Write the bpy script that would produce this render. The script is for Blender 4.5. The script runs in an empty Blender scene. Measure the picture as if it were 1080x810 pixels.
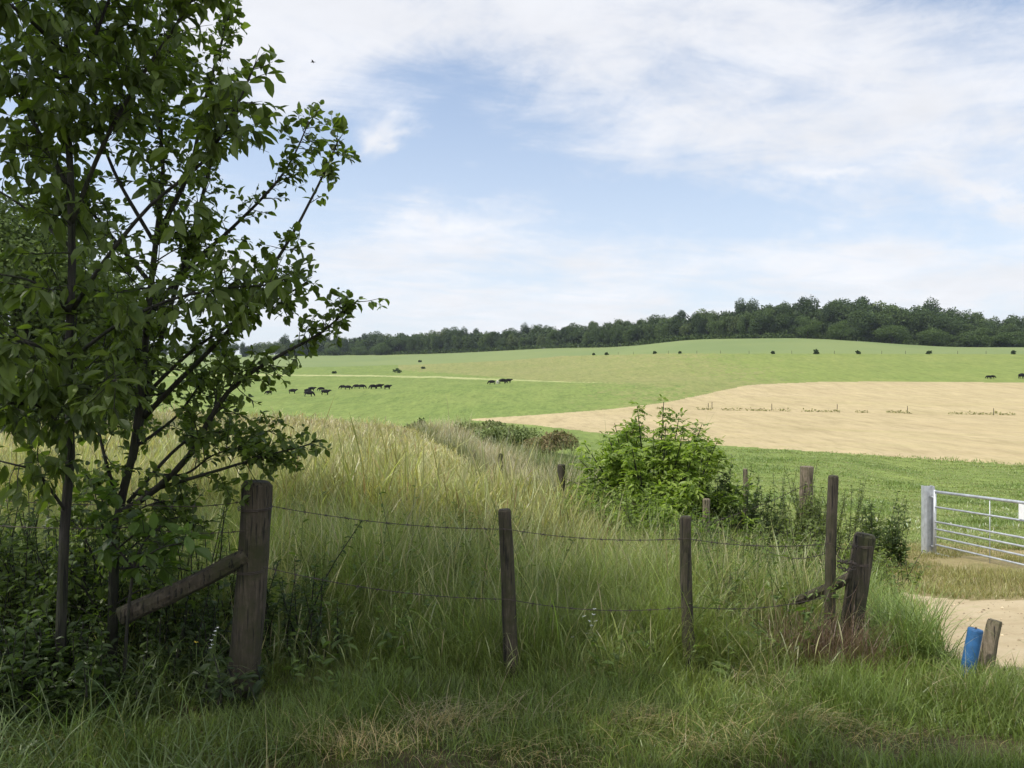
import bpy, math
import numpy as np
from mathutils import Vector

R = np.random.default_rng(7)
S = bpy.context.scene
C = S.collection
F, CX, CY, EYE = 881.0, 540.0, 405.0, 1.65      # focal length in photo pixels, image centre, eye height

# ------------------------------------------------------------------ helpers
def mesh_from(name, verts, faces_by_n, mat=None, parent=None, cols=None, smooth=False):
    """verts (n,3); faces_by_n = list of int arrays (m,k). ONE mesh object."""
    verts = np.asarray(verts, dtype=np.float32)
    me = bpy.data.meshes.new(name)
    loops, starts, tots, s = [], [], [], 0
    for f in faces_by_n:
        f = np.asarray(f, dtype=np.int32)
        if f.size == 0: continue
        k = f.shape[1]
        loops.append(f.ravel()); starts.append(s + np.arange(len(f)) * k); tots.append(np.full(len(f), k)); s += f.size
    loops = np.concatenate(loops); starts = np.concatenate(starts); tots = np.concatenate(tots)
    me.vertices.add(len(verts)); me.loops.add(len(loops)); me.polygons.add(len(starts))
    me.vertices.foreach_set("co", verts.ravel())
    me.loops.foreach_set("vertex_index", loops.astype(np.int32))
    me.polygons.foreach_set("loop_start", starts.astype(np.int32))
    me.polygons.foreach_set("loop_total", tots.astype(np.int32))
    me.polygons.foreach_set("use_smooth", np.full(len(starts), bool(smooth)))
    if cols is not None:
        a = me.attributes.new("Col", 'FLOAT_COLOR', 'POINT')
        c4 = np.ones((len(verts), 4), dtype=np.float32); c4[:, :3] = cols
        a.data.foreach_set("color", c4.ravel())
    me.update(calc_edges=True)
    me.validate()
    o = bpy.data.objects.new(name, me); C.objects.link(o)
    if mat: me.materials.append(mat)
    if parent: o.parent = parent
    return o

class MB:
    def __init__(self): self.v = []; self.f = {}; self.c = []; self.n = 0
    def add(self, v, faces, col=(1, 1, 1)):
        v = np.asarray(v, dtype=float)
        for f in faces:
            f = np.asarray(f, dtype=int)
            if f.size: self.f.setdefault(f.shape[1], []).append(f + self.n)
        self.v.append(v)
        c = np.asarray(col, dtype=float)
        if c.ndim == 1: c = np.repeat(c[None], len(v), 0)
        self.c.append(c); self.n += len(v)
    def tube(self, pts, rad, sides=7, col=(1, 1, 1), cap=True, jit=0.0):
        p = np.asarray(pts, dtype=float); m = len(p)
        r = np.full(m, rad) if np.isscalar(rad) else np.asarray(rad, dtype=float)
        t = np.gradient(p, axis=0); t /= np.linalg.norm(t, axis=1)[:, None] + 1e-12
        up = np.array([0, 0, 1.0]) if abs(t[0][2]) < .9 else np.array([1.0, 0, 0])
        a = np.arange(sides) / sides * 2 * math.pi
        vs = []
        u = np.cross(up, t[0])
        for i in range(m):
            u = u - t[i] * np.dot(u, t[i]); u /= np.linalg.norm(u) + 1e-12
            w = np.cross(t[i], u)
            rr = r[i] * (1 + jit * R.normal(size=sides))
            vs.append(p[i] + (np.cos(a) * rr)[:, None] * u + (np.sin(a) * rr)[:, None] * w)
        v = np.concatenate(vs)
        i = np.arange(m - 1)[:, None] * sides; j = np.arange(sides)[None]; j2 = (j + 1) % sides
        q = np.stack([i + j, i + j2, i + sides + j2, i + sides + j], -1).reshape(-1, 4)
        fs = [q]
        if cap: fs.append(np.array([list(range(sides))[::-1]])); fs.append(np.array([[(m - 1) * sides + k for k in range(sides)]]))
        self.add(v, fs, col)
    def box(self, c, s, rot=None, col=(1, 1, 1)):
        v = np.array([[x, y, z] for x in (-.5, .5) for y in (-.5, .5) for z in (-.5, .5)]) * np.array(s)
        if rot is not None: v = v @ np.asarray(rot).T
        self.add(v + np.array(c), [np.array([[0, 1, 3, 2], [4, 6, 7, 5], [0, 4, 5, 1], [2, 3, 7, 6], [0, 2, 6, 4], [1, 5, 7, 3]])], col)
    def build(self, name, mat, parent=None, smooth=False):
        return mesh_from(name, np.concatenate(self.v), [np.concatenate(f) for f in self.f.values()], mat, parent, np.concatenate(self.c), smooth)

def tag(o, label=None, cat=None, group=None, kind=None):
    if label: o["label"] = label
    if cat: o["category"] = cat
    if group: o["group"] = group
    if kind: o["kind"] = kind
    return o
def thing(name, label, cat, loc=(0, 0, 0), group=None):
    o = bpy.data.objects.new(name, None); C.objects.link(o); o.location = loc; o.empty_display_size = .2
    return tag(o, label, cat, group)
def copy_thing(o, loc, rz, sc, label, group=None):
    r = o.copy(); C.objects.link(r); r.location = loc; r.rotation_euler = (0, 0, rz); r.scale = (sc, sc, sc) if np.isscalar(sc) else sc
    r["label"] = label
    if group: r["group"] = group
    for ch in o.children:
        c = ch.copy(); C.objects.link(c); c.parent = r
    return r
def unit(v): v = np.asarray(v, float); return v / (np.linalg.norm(v, axis=-1, keepdims=True) + 1e-12)
def at(px, py, d): return np.array([(px - CX) / F * d, d, EYE + (CY - py) / F * d])

# ------------------------------------------------------------------ terrain: profile tables per bearing, (distance, height)
def zp(d, py): return EYE + (CY - py) / F * d
A_ = [(0, 0), (5, 0), (8, -.12), (12, -.5), (20, -.8), (40, -1.1), (66, -1.15), (82, -2.6), (120, -6), (160, -4.6), (200, -2.2), (240, zp(240, 414)), (300, zp(300, 403)), (400, zp(400, 393)), (500, zp(500, 384)), (650, zp(650, 377)), (800, 30), (1500, 36)]
B_ = [(0, 0), (5, 0), (8, -.15), (12, -.55), (20, -.95), (40, -1.45), (56, -1.5), (72, -3), (120, -5.6), (160, -4.4), (200, -2.3), (245, zp(245, 409)), (300, zp(300, 402)), (400, zp(400, 392)), (500, zp(500, 382)), (640, zp(640, 373)), (800, 32), (1500, 38)]
C_ = [(0, 0), (5, 0), (8, -.3), (12.5, -.8), (20, -1.3), (30, -1.75), (45, -2.1), (75, zp(75, 457)), (100, zp(100, 446)), (130, zp(130, 436)), (190, zp(190, 418)), (250, zp(250, 404)), (300, zp(300, 398)), (400, zp(400, 388)), (480, zp(480, 375)), (560, zp(560, 365)), (700, 31), (1500, 40)]
N_ = [(0, 0), (5, 0), (8, -.35), (12.5, -.9), (20, -1.6), (40, -2.7), (68, zp(68, 469)), (100, zp(100, 450)), (130, zp(130, 436)), (165, zp(165, 424)), (215, zp(215, 405)), (260, zp(260, 397)), (350, zp(350, 373)), (450, zp(450, 357)), (600, 31), (1500, 40)]
D_ = [(0, 0), (5, -.02), (8, -.4), (13, -1.0), (15, -1.25), (25, -2.2), (40, -3.0), (60, zp(60, 480)), (100, zp(100, 452)), (140, zp(140, 434)), (190, zp(190, 415)), (230, zp(230, 402.5)), (330, zp(330, 374)), (430, zp(430, 355)), (520, 29), (1500, 40)]
E_ = [(0, 0), (5, -.04), (8, -.45), (10, -.8), (12.2, -1.14), (14.5, -1.32), (25, -2.4), (40, zp(40, 516)), (58, zp(58, 491)), (100, zp(100, 456)), (140, zp(140, 437)), (190, zp(190, 417)), (230, zp(230, 403.5)), (330, zp(330, 374)), (430, zp(430, 365.5)), (520, 22.5), (1500, 34)]
COLS = [(-500, A_), (250, A_), (430, B_), (600, C_), (720, N_), (850, D_), (1000, E_), (1700, E_)]
DG = np.geomspace(.3, 1600, 520); LDG = np.log(DG)
PG = np.arange(-300, 1501, 10.0)
_T = np.stack([np.interp(DG, [p[0] for p in t], [p[1] for p in t]) for _, t in COLS])
TAB = np.stack([np.interp(PG, [c[0] for c in COLS], _T[:, j]) for j in range(len(DG))], 1)
def _sm(a, n, ax):
    k = np.hanning(2 * n + 3)[1:-1]; k /= k.sum()
    pad = [(0, 0), (0, 0)]; pad[ax] = (n, n)
    return np.apply_along_axis(lambda q: np.convolve(q, k, 'valid'), ax, np.pad(a, pad, 'edge'))
TAB = _sm(_sm(TAB, 5, 1), 5, 0)
AZMAX = math.radians(40)
def pxd(x, y):
    az = np.arctan2(x, y); r = np.hypot(x, y); azc = np.clip(az, -AZMAX, AZMAX)
    return CX + F * np.tan(azc), r * np.cos(azc)
def height(x, y):
    x = np.asarray(x, float); y = np.asarray(y, float)
    px, d = pxd(x, y)
    i = np.clip((px - PG[0]) / 10, 0, len(PG) - 1.001); j = np.interp(np.log(np.maximum(d, .31)), LDG, np.arange(len(DG)))
    j = np.clip(j, 0, len(DG) - 1.001)
    i0 = i.astype(int); j0 = j.astype(int); a = i - i0; b = j - j0
    z = (TAB[i0, j0] * (1 - a) * (1 - b) + TAB[i0 + 1, j0] * a * (1 - b) + TAB[i0, j0 + 1] * (1 - a) * b + TAB[i0 + 1, j0 + 1] * a * b)
    amp = np.interp(d, [2, 6, 14, 60, 110], [.015, .03, .05, .07, 0])
    z = z + amp * (np.sin(x * 1.7 + y * .6) * np.sin(y * 1.3 - x * .4) + .6 * np.sin(x * .53 - y * .31 + 1))
    return z
def G(px, d): x = (px - CX) / F * d; return np.array([x, d, float(height(x, d))])
def d_of(px, py, lo, hi):
    """distance at which the ground is met along a sight line"""
    dd = np.geomspace(lo, hi, 700); x = (px - CX) / F * dd
    pr = CY + F * (EYE - height(x, dd)) / dd
    k = np.argmax(pr <= py) if np.any(pr <= py) else len(dd) - 1
    return dd[k]
def curve(pts, lo, hi):
    p = np.array(pts, float); ds = np.array([d_of(a, b, lo, hi) for a, b in p])
    return lambda px: np.exp(np.interp(px, p[:, 0], np.log(ds)))
def dense(pts): 
    p = np.array(pts, float); xs = np.linspace(p[0, 0], p[-1, 0], 60); return list(zip(xs, np.interp(xs, p[:, 0], p[:, 1])))
stub_near = curve(dense([(495, 443), (560, 448), (650, 459), (750, 469), (900, 479), (1080, 491), (1400, 506)]), 45, 220)
stub_far = curve(dense([(495, 442), (560, 438), (640, 432), (700, 425), (790, 406), (870, 402.5), (1080, 403.5), (1400, 405)]), 62, 300)
crop_near = curve(dense([(-300, 391), (350, 387), (450, 384), (530, 380.5), (600, 375), (700, 373), (1080, 373.5), (1400, 374)]), 240, 640)
lane_line = curve(dense([(-300, 394), (345, 396), (450, 397.5), (520, 400), (600, 403), (700, 405)]), 180, 420)

def noise2(x, y, s=1.0, seed=0):
    """value noise"""
    x = np.asarray(x) / s; y = np.asarray(y) / s
    xi = np.floor(x).astype(np.int64); yi = np.floor(y).astype(np.int64); fx = x - xi; fy = y - yi
    fx = fx * fx * (3 - 2 * fx); fy = fy * fy * (3 - 2 * fy)
    def hh(a, b):
        n = (a * 374761393 + b * 668265263 + seed * 1442695) & 0x7fffffff
        n = ((n ^ (n >> 13)) * 1274126177) & 0x7fffffff
        return ((n ^ (n >> 16)) & 0xffff) / 65535.0
    return (hh(xi, yi) * (1 - fx) + hh(xi + 1, yi) * fx) * (1 - fy) + (hh(xi, yi + 1) * (1 - fx) + hh(xi + 1, yi + 1) * fx) * fy
def inpoly(x, y, poly):
    c = np.zeros(np.shape(x), bool); n = len(poly)
    for i in range(n):
        (x1, y1), (x2, y2) = poly[i], poly[(i + 1) % n]
        k = ((y1 > y) != (y2 > y)) & (x < (x2 - x1) * (y - y1) / (y2 - y1 + 1e-12) + x1)
        c ^= k
    return c
TRACK = [(2.72, 4.95), (2.88, 5.5), (3.15, 6.2), (3.55, 7.2), (3.95, 8.2), (4.3, 8.75), (4.65, 8.1), (5.2, 7.5), (9, 6.6), (22, 5.5), (22, 2.2), (9, 3.5), (5, 4.25), (3.2, 4.7)]
def in_track(x, y, w=.25):
    dx = (noise2(x, y, .5, 3) - .5) * w * 2; dy = (noise2(x, y, .5, 4) - .5) * w * 2
    return inpoly(x + dx, y + dy, TRACK)
# right edge of the tall meadow: the second fence line
MEDGE_D = [0, 5, 12.5, 20, 27, 40, 56, 70]; MEDGE_PX = [1200, 1000, 610, 533, 506, 470, 440, 425]
def meadow_edge(d): return np.interp(d, MEDGE_D, MEDGE_PX)

# ------------------------------------------------------------------ materials
def newmat(name):
    m = bpy.data.materials.new(name); m.use_nodes = True
    nt = m.node_tree; nt.nodes.clear()
    out = nt.nodes.new('ShaderNodeOutputMaterial'); b = nt.nodes.new('ShaderNodeBsdfPrincipled')
    nt.links.new(b.outputs[0], out.inputs[0])
    return m, nt, b, out
def nd(nt, t, **kw):
    n = nt.nodes.new(t)
    for k, v in kw.items():
        if k.startswith('_'): setattr(n, k[1:], v)
        else: n.inputs[k].default_value = v
    return n
def ramp(nt, fac, stops):
    r = nt.nodes.new('ShaderNodeValToRGB'); e = r.color_ramp.elements
    while len(e) < len(stops): e.new(.5)
    for k, (p, c) in enumerate(stops): e[k].position = p; e[k].color = (*c, 1)
    nt.links.new(fac, r.inputs[0]); return r.outputs[0]
def mixc(nt, fac, a, b, mode='MIX'):
    m = nt.nodes.new('ShaderNodeMix'); m.data_type = 'RGBA'; m.blend_type = mode
    for s, v in ((0, fac), (6, a), (7, b)):
        if hasattr(v, 'links'): nt.links.new(v, m.inputs[s])
        else: m.inputs[s].default_value = v if s == 0 else (*v, 1)
    return m.outputs[2]
def noise_node(nt, scale, detail=4, rough=.55, vec=None, sx=None):
    n = nd(nt, 'ShaderNodeTexNoise', Scale=scale, Detail=detail, Roughness=rough)
    if vec is None: vec = nt.nodes.new('ShaderNodeNewGeometry').outputs['Position']
    if sx is not None:
        mp = nt.nodes.new('ShaderNodeMapping'); mp.inputs['Scale'].default_value = sx; nt.links.new(vec, mp.inputs[0]); vec = mp.outputs[0]
    nt.links.new(vec, n.inputs['Vector']); return n.outputs['Fac']
def bump(nt, b, h, strength=.5, dist=.05):
    n = nd(nt, 'ShaderNodeBump', Strength=strength, Distance=dist); nt.links.new(h, n.inputs['Height']); nt.links.new(n.outputs[0], b.inputs['Normal'])
def foliage_mat(name, transl=.4, rough=.55, tint=(1.15, 1.2, .55), spec=.25):
    m, nt, b, out = newmat(name)
    at_ = nt.nodes.new('ShaderNodeAttribute'); at_.attribute_name = 'Col'
    n = noise_node(nt, 1.3, 2)
    v = nd(nt, 'ShaderNodeHueSaturation'); nt.links.new(at_.outputs['Color'], v.inputs['Color'])
    mr = nd(nt, 'ShaderNodeMapRange'); mr.inputs[3].default_value = .75; mr.inputs[4].default_value = 1.25; nt.links.new(n, mr.inputs[0]); nt.links.new(mr.outputs[0], v.inputs['Value'])
    nt.links.new(v.outputs[0], b.inputs['Base Color']); b.inputs['Roughness'].default_value = rough
    b.inputs['Specular IOR Level'].default_value = spec
    t = nt.nodes.new('ShaderNodeBsdfTranslucent'); tc = mixc(nt, 1.0, v.outputs[0], tint, 'MULTIPLY'); nt.links.new(tc, t.inputs[0])
    mx = nd(nt, 'ShaderNodeMixShader', Fac=transl); nt.links.new(b.outputs[0], mx.inputs[1]); nt.links.new(t.outputs[0], mx.inputs[2]); nt.links.new(mx.outputs[0], out.inputs[0])
    return m
def wood_mat(name, dark, mid, light, scale=1.0):
    m, nt, b, out = newmat(name)
    tc = nt.nodes.new('ShaderNodeTexCoord').outputs['Object']
    g = noise_node(nt, 9 * scale, 9, .72, tc, (6, 6, .55)); n2 = noise_node(nt, 7 * scale, 6, .7, tc)
    c = ramp(nt, g, [(.3, dark), (.52, mid), (.75, light)])
    c = mixc(nt, ramp(nt, n2, [(.42, (0, 0, 0)), (.62, (1, 1, 1))]), c, tuple(x * .6 for x in dark) if False else (dark[0] * .9 + .01, dark[1] * .95 + .015, dark[2] * .8))
    nt.links.new(c, b.inputs['Base Color']); b.inputs['Roughness'].default_value = .9
    ck = noise_node(nt, 16, 3, .5, tc, (4, 4, .22)); cr = ramp(nt, ck, [(.36, (0, 0, 0)), (.42, (1, 1, 1))]); c2 = mixc(nt, .75, c, cr, 'MULTIPLY'); nt.links.new(c2, b.inputs['Base Color'])
    mm = nt.nodes.new('ShaderNodeMath'); mm.operation = 'MULTIPLY'; nt.links.new(g, mm.inputs[0]); nt.links.new(cr, mm.inputs[1])
    bump(nt, b, mm.outputs[0], 1.0, .015); return m
def plain_mat(name, col, rough=.5, metal=0, var=.25, scale=20, spec=.5):
    m, nt, b, out = newmat(name)
    tc = nt.nodes.new('ShaderNodeTexCoord').outputs['Object']
    n = noise_node(nt, scale, 5, .6, tc)
    c = ramp(nt, n, [(.3, tuple(x * (1 - var) for x in col)), (.7, tuple(min(1, x * (1 + var)) for x in col))])
    nt.links.new(c, b.inputs['Base Color']); b.inputs['Roughness'].default_value = rough; b.inputs['Metallic'].default_value = metal; b.inputs['Specular IOR Level'].default_value = spec
    bump(nt, b, n, .15, .004); return m

GRASS = foliage_mat('grass_blades', .42, .38, (1.1, 1.15, .55), .5)
LEAF = foliage_mat('broad_leaves', .5, .45, (1.1, 1.25, .4), .4)
FARLEAF = foliage_mat('far_leaves', .22, .7, (1.1, 1.2, .5), .1)
BARK = wood_mat('bark', (.012, .011, .009), (.028, .024, .019), (.06, .053, .042))
POSTW = wood_mat('weathered_post', (.028, .022, .014), (.066, .052, .034), (.15, .122, .086))
POSTL = wood_mat('pale_post', (.10, .08, .055), (.22, .175, .12), (.36, .30, .22))
WIREM = plain_mat('rusty_wire', (.07, .055, .045), .6, .5)
STEEL = plain_mat('galvanised_steel', (.50, .52, .54), .5, .45, .22, 9)
BLUEM = plain_mat('blue_plastic', (.022, .10, .235), .6, 0, .35, 16)
WHITEP = plain_mat('white_plate', (.78, .78, .78), .5, 0, .06)
COWB = plain_mat('black_hide', (.009, .008, .0075), .85, 0, .4, 3, .15)
COWW = plain_mat('white_hide', (.6, .56, .5), .7, 0, .2, 3)

def field_mat(name, build):
    m, nt, b, out = newmat(name); b.inputs['Roughness'].default_value = 1; b.inputs['Specular IOR Level'].default_value = .05
    build(nt, b); return m
def mk_pasture(c1, c2, c3, spots=None):
    def f(nt, b):
        big = noise_node(nt, .035, 5, .6); mid = noise_node(nt, .22, 6, .75, None, (1, .35, 1)); fine = noise_node(nt, 1.0, 6, .8, None, (1.2, .2, 1))
        c = mixc(nt, ramp(nt, big, [(.36, (0, 0, 0)), (.64, (1, 1, 1))]), c1, c2)
        c = mixc(nt, ramp(nt, mid, [(.42, (0, 0, 0)), (.75, (1, 1, 1))]), c, c3)
        c = mixc(nt, .6, c, ramp(nt, fine, [(.3, (.4, .42, .4)), (.7, (1.3, 1.25, 1.25))]), 'MULTIPLY')
        mott = noise_node(nt, .30, 6, .8, None, (1.2, .2, 1)); c = mixc(nt, .5, c, ramp(nt, mott, [(.32, (.6, .64, .6)), (.5, (1, 1, 1)), (.68, (1.15, 1.12, 1.1))]), 'MULTIPLY')
        tus = noise_node(nt, .5, 2, .5, None, (1.6, .25, 1)); c = mixc(nt, ramp(nt, tus, [(.70, (0, 0, 0)), (.74, (.7, .7, .7))]), c, tuple(q * .55 for q in c1))
        if spots: c = mixc(nt, ramp(nt, noise_node(nt, .8, 3, .6), [(.66, (0, 0, 0)), (.72, (1, 1, 1))]), c, spots)
        nt.links.new(c, b.inputs['Base Color']); bump(nt, b, fine, .7, .08)
    return f
M_PAST = field_mat('pasture_turf', mk_pasture((.180, .238, .066), (.215, .265, .078), (.14, .20, .056), (.11, .155, .05)))
M_UPPER = field_mat('upper_turf', mk_pasture((.235, .25, .09), (.265, .262, .105), (.20, .235, .078), (.16, .19, .07)))
M_GREENUP = field_mat('bright_turf', mk_pasture((.205, .255, .072), (.235, .27, .082), (.17, .225, .062), (.13, .175, .06)))
M_LANE = field_mat('dry_strip', mk_pasture((.40, .40, .19), (.34, .37, .15), (.30, .35, .13)))
def mk_crop(nt, b):
    geo = nt.nodes.new('ShaderNodeNewGeometry').outputs['Position']
    w = nd(nt, 'ShaderNodeTexWave', Scale=.11, Distortion=1.5, Detail=1.0); w.bands_direction = 'X'
    mp = nt.nodes.new('ShaderNodeMapping'); mp.inputs['Rotation'].default_value = (0, 0, .35); nt.links.new(geo, mp.inputs[0]); nt.links.new(mp.outputs[0], w.inputs[0])
    big = noise_node(nt, .02, 4)
    c = mixc(nt, ramp(nt, big, [(.35, (0, 0, 0)), (.65, (1, 1, 1))]), (.162, .208, .083), (.19, .23, .09))
    nt.links.new(c, b.inputs['Base Color'])
M_CROP = field_mat('young_crop', mk_crop)
def mk_stubble(nt, b):
    big = noise_node(nt, .05, 5, .6); rows = noise_node(nt, .30, 6, .75, None, (.12, 1.0, 1)); fine = noise_node(nt, 1.0, 6, .8, None, (1.3, .22, 1))
    c = mixc(nt, ramp(nt, big, [(.35, (0, 0, 0)), (.65, (1, 1, 1))]), (.40, .322, .185), (.45, .365, .215))
    c = mixc(nt, ramp(nt, rows, [(.45, (0, 0, 0)), (.8, (.8, .8, .8))]), c, (.35, .315, .14))
    c = mixc(nt, ramp(nt, fine, [(.48, (0, 0, 0)), (.72, (.9, .9, .9))]), c, (.30, .25, .13))
    mott = noise_node(nt, .33, 6, .78, None, (1.3, .2, 1)); c = mixc(nt, .55, c, ramp(nt, mott, [(.32, (.62, .60, .55)), (.5, (1, 1, 1)), (.68, (1.18, 1.15, 1.1))]), 'MULTIPLY')
    nt.links.new(c, b.inputs['Base Color']); bump(nt, b, fine, .6, .07)
M_STUB = field_mat('mown_hay', mk_stubble)
def mk_meadow(nt, b):
    n = noise_node(nt, 1.2, 5, .7); n2 = noise_node(nt, 14, 5, .8)
    c = ramp(nt, n, [(.3, (.10, .13, .045)), (.55, (.17, .18, .07)), (.75, (.26, .23, .11))])
    c = mixc(nt, ramp(nt, n2, [(.35, (0, 0, 0)), (.7, (1, 1, 1))]), c, (.09, .08, .045))
    nt.links.new(c, b.inputs['Base Color']); bump(nt, b, n2, .8, .05)
M_MEADOW = field_mat('meadow_soil', mk_meadow)
def mk_verge(nt, b):
    n = noise_node(nt, 2.0, 5, .7); n2 = noise_node(nt, 22, 6, .8)
    c = ramp(nt, n, [(.3, (.055, .06, .025)), (.5, (.09, .085, .04)), (.72, (.16, .13, .075))])
    c = mixc(nt, ramp(nt, n2, [(.35, (0, 0, 0)), (.7, (1, 1, 1))]), c, (.07, .05, .032))
    nt.links.new(c, b.inputs['Base Color']); bump(nt, b, n2, .9, .03)
M_VERGE = field_mat('verge_soil', mk_verge)
def mk_dry(nt, b):
    n = noise_node(nt, 1.1, 5, .7); n2 = noise_node(nt, 16, 6, .8)
    c = ramp(nt, n, [(.3, (.19, .19, .07)), (.5, (.30, .26, .12)), (.7, (.42, .33, .19))])
    c = mixc(nt, ramp(nt, n2, [(.4, (0, 0, 0)), (.75, (1, 1, 1))]), c, (.20, .15, .08))
    nt.links.new(c, b.inputs['Base Color']); bump(nt, b, n2, .8, .03)
M_DRY = field_mat('dry_verge_soil', mk_dry)
def mk_track(nt, b):
    n = noise_node(nt, 1.6, 6, .7); n2 = noise_node(nt, 45, 6, .8); n3 = noise_node(nt, 6, 3, .6)
    c = ramp(nt, n, [(.3, (.40, .315, .19)), (.5, (.48, .39, .245)), (.75, (.54, .45, .30))])
    c = mixc(nt, ramp(nt, n2, [(.55, (0, 0, 0)), (.75, (.7, .7, .7))]), c, (.30, .24, .16))
    c = mixc(nt, ramp(nt, n3, [(.62, (0, 0, 0)), (.72, (.6, .6, .6))]), c, (.34, .31, .17))
    nt.links.new(c, b.inputs['Base Color']); bump(nt, b, n2, .7, .02)
M_TRACK = field_mat('sandy_track', mk_track)

# ------------------------------------------------------------------ ground sheet, split by field along shared edges
def build_ground():
    pxs = np.concatenate([np.arange(-190, -20, 12), np.arange(-20, 1100, 2.5), np.arange(1100, 1270, 12)])
    az = np.concatenate([np.linspace(-math.pi, -AZMAX, 40)[:-1], np.arctan((pxs - CX) / F), np.linspace(AZMAX, math.pi, 40)[1:-1]])
    rr = np.concatenate([[.05], np.geomspace(.4, 3, 20)[:-1], np.geomspace(3, 60, 190)[:-1], np.geomspace(60, 700, 330)[:-1], np.geomspace(700, 1900, 10)])
    na, nr = len(az), len(rr)
    AZ, RR = np.meshgrid(az, rr, indexing='ij')
    azc = np.clip(AZ, -AZMAX, AZMAX); r = RR / np.cos(azc)
    x = r * np.sin(AZ); y = r * np.cos(AZ)
    z = height(x, y)
    V = np.stack([x, y, z], -1).reshape(-1, 3)
    i = np.arange(na)[:, None]; j = np.arange(nr - 1)[None]; i2 = (i + 1) % na
    Q = np.stack([i * nr + j, i * nr + j + 1, i2 * nr + j + 1, i2 * nr + j], -1).reshape(-1, 4)[:, ::-1]
    fc = V[Q].mean(1); fx, fy = fc[:, 0], fc[:, 1]
    px, d = pxd(fx, fy)
    wob = (noise2(fx, fy, 3.0, 11) - .5)
    fid = np.full(len(Q), 0)
    dj = d * (1 + .0015 * wob)
    med = np.minimum(meadow_edge(d) + wob * 12, 2000)
    fid[(d > 4.4)] = 1                                   # meadow
    pasture_strip = (d > 16 + wob * 5) & (px > med + np.interp(d, [12, 20, 40], [150, 120, 55]))
    fid[pasture_strip] = 2
    fid[(d > 72)] = 2
    sn, sf = stub_near(px), stub_far(px)
    fid[(px > 497) & (dj > sn) & (dj < sf)] = 3
    fid[(dj > sf) & (px > 495)] = 2
    ll = lane_line(px)
    upper = (d * (1 + .06 * (R.random(len(Q)) - .5)) > ll * (1 + .25 * np.clip((560 - px) / 150, 0, 1))) & (px > 420)
    upper &= fid != 3
    fid[upper] = 4
    dith = R.random(len(Q)) - .5 + wob
    fid[upper & (px + dith * 90 > 800 - (d - 230) * .6)] = 5
    fid[(fid == 2) & (d > 120) & (d > sf) & (px + dith * 130 > 690)] = 4
    cn = crop_near(px)
    fid[(np.abs(d / ll - 1) < .022 * np.clip((660 - px) / 160, 0, 1) * (.4 + 1.2 * noise2(px, d, 17, 6))) & (px < 660)] = 8
    fid[dj > cn] = 6
    x1, y1 = fx, fy
    dry = (y1 > 6.2) & (y1 < 15.5 + wob * 3) & (x1 > 2.75 + .13 * (y1 - 5) + wob * .6) & (x1 < 30)
    fid[dry] = 7
    fid[in_track(fx, fy)] = 9
    spec = {0: ('ground', M_VERGE), 1: ('meadow_ground', M_MEADOW), 2: ('pasture', M_PAST), 3: ('hay_field', M_STUB), 4: ('olive_pasture', M_UPPER),
            5: ('bright_pasture', M_GREENUP), 6: ('crop_field', M_CROP), 7: ('verge_ground', M_DRY), 8: ('dry_path', M_LANE), 9: ('dirt_track', M_TRACK)}
    lab = {0: 'dark litter covered soil under the near verge grass', 1: 'soil of the long grass meadow', 2: 'green grazed pasture in the valley where the cattle stand',
           3: 'tan mown hay field across the valley', 4: 'olive green pasture on the rising slope', 5: 'bright green pasture above the tan field', 6: 'bluish green crop field below the wood',
           7: 'dry worn verge in front of the metal gate', 8: 'pale dry strip between two pastures', 9: 'pale sandy dirt track by the gate'}
    for k, (nm, mt) in spec.items():
        q = Q[fid == k]
        if not len(q): continue
        u, inv = np.unique(q, return_inverse=True)
        o = mesh_from(nm, V[u], [inv.reshape(-1, 4)], mt, smooth=True)
        tag(o, lab[k], None, None, 'structure')
build_ground()

# ------------------------------------------------------------------ grass blades
def blades(base, hgt, width, lean_az, lean, col0, col1, segs=4, droop=1.0, head=None):
    """vectorised curved, tapering blades; returns verts, quads/tris, colours"""
    n = len(base); t = np.linspace(0, 1, segs + 1)
    d = np.stack([np.cos(lean_az), np.sin(lean_az), np.zeros(n)], -1)
    s = np.stack([-np.sin(lean_az), np.cos(lean_az), np.zeros(n)], -1)
    tw = R.uniform(-1.2, 1.2, n); s = s * np.cos(tw)[:, None] + d * np.sin(tw)[:, None]
    tilt = np.abs(R.normal(0, .30, n)) * (1 if segs > 3 else .6)
    ang = tilt[:, None] + lean[:, None] * (t[None] ** droop)            # bending angle from vertical
    dz = np.cos(ang); dh = np.sin(ang)
    dt = 1.0 / segs
    zc = np.concatenate([np.zeros((n, 1)), np.cumsum((dz[:, 1:] + dz[:, :-1]) / 2 * dt, 1)], 1) * hgt[:, None]
    hc = np.concatenate([np.zeros((n, 1)), np.cumsum((dh[:, 1:] + dh[:, :-1]) / 2 * dt, 1)], 1) * hgt[:, None]
    P = base[:, None] + hc[..., None] * d[:, None] + np.concatenate([np.zeros((n, segs + 1, 2)), zc[..., None]], -1)
    wprof = head if head is not None else (1 - t ** 1.8) * .92 + .04
    W = width[:, None] * wprof[None] * .5
    L = P - W[..., None] * s[:, None]; Rr = P + W[..., None] * s[:, None]
    V = np.stack([L, Rr], 2).reshape(-1, 3)
    k = (np.arange(n) * (segs + 1) * 2)[:, None]; j = np.arange(segs)[None] * 2
    Q = np.stack([k + j, k + j + 1, k + j + 3, k + j + 2], -1).reshape(-1, 4)
    tt = t[None, :, None]
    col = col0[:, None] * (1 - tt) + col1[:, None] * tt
    col = np.repeat(col[:, :, None], 2, 2).reshape(-1, 3)
    return V, Q, col
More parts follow.
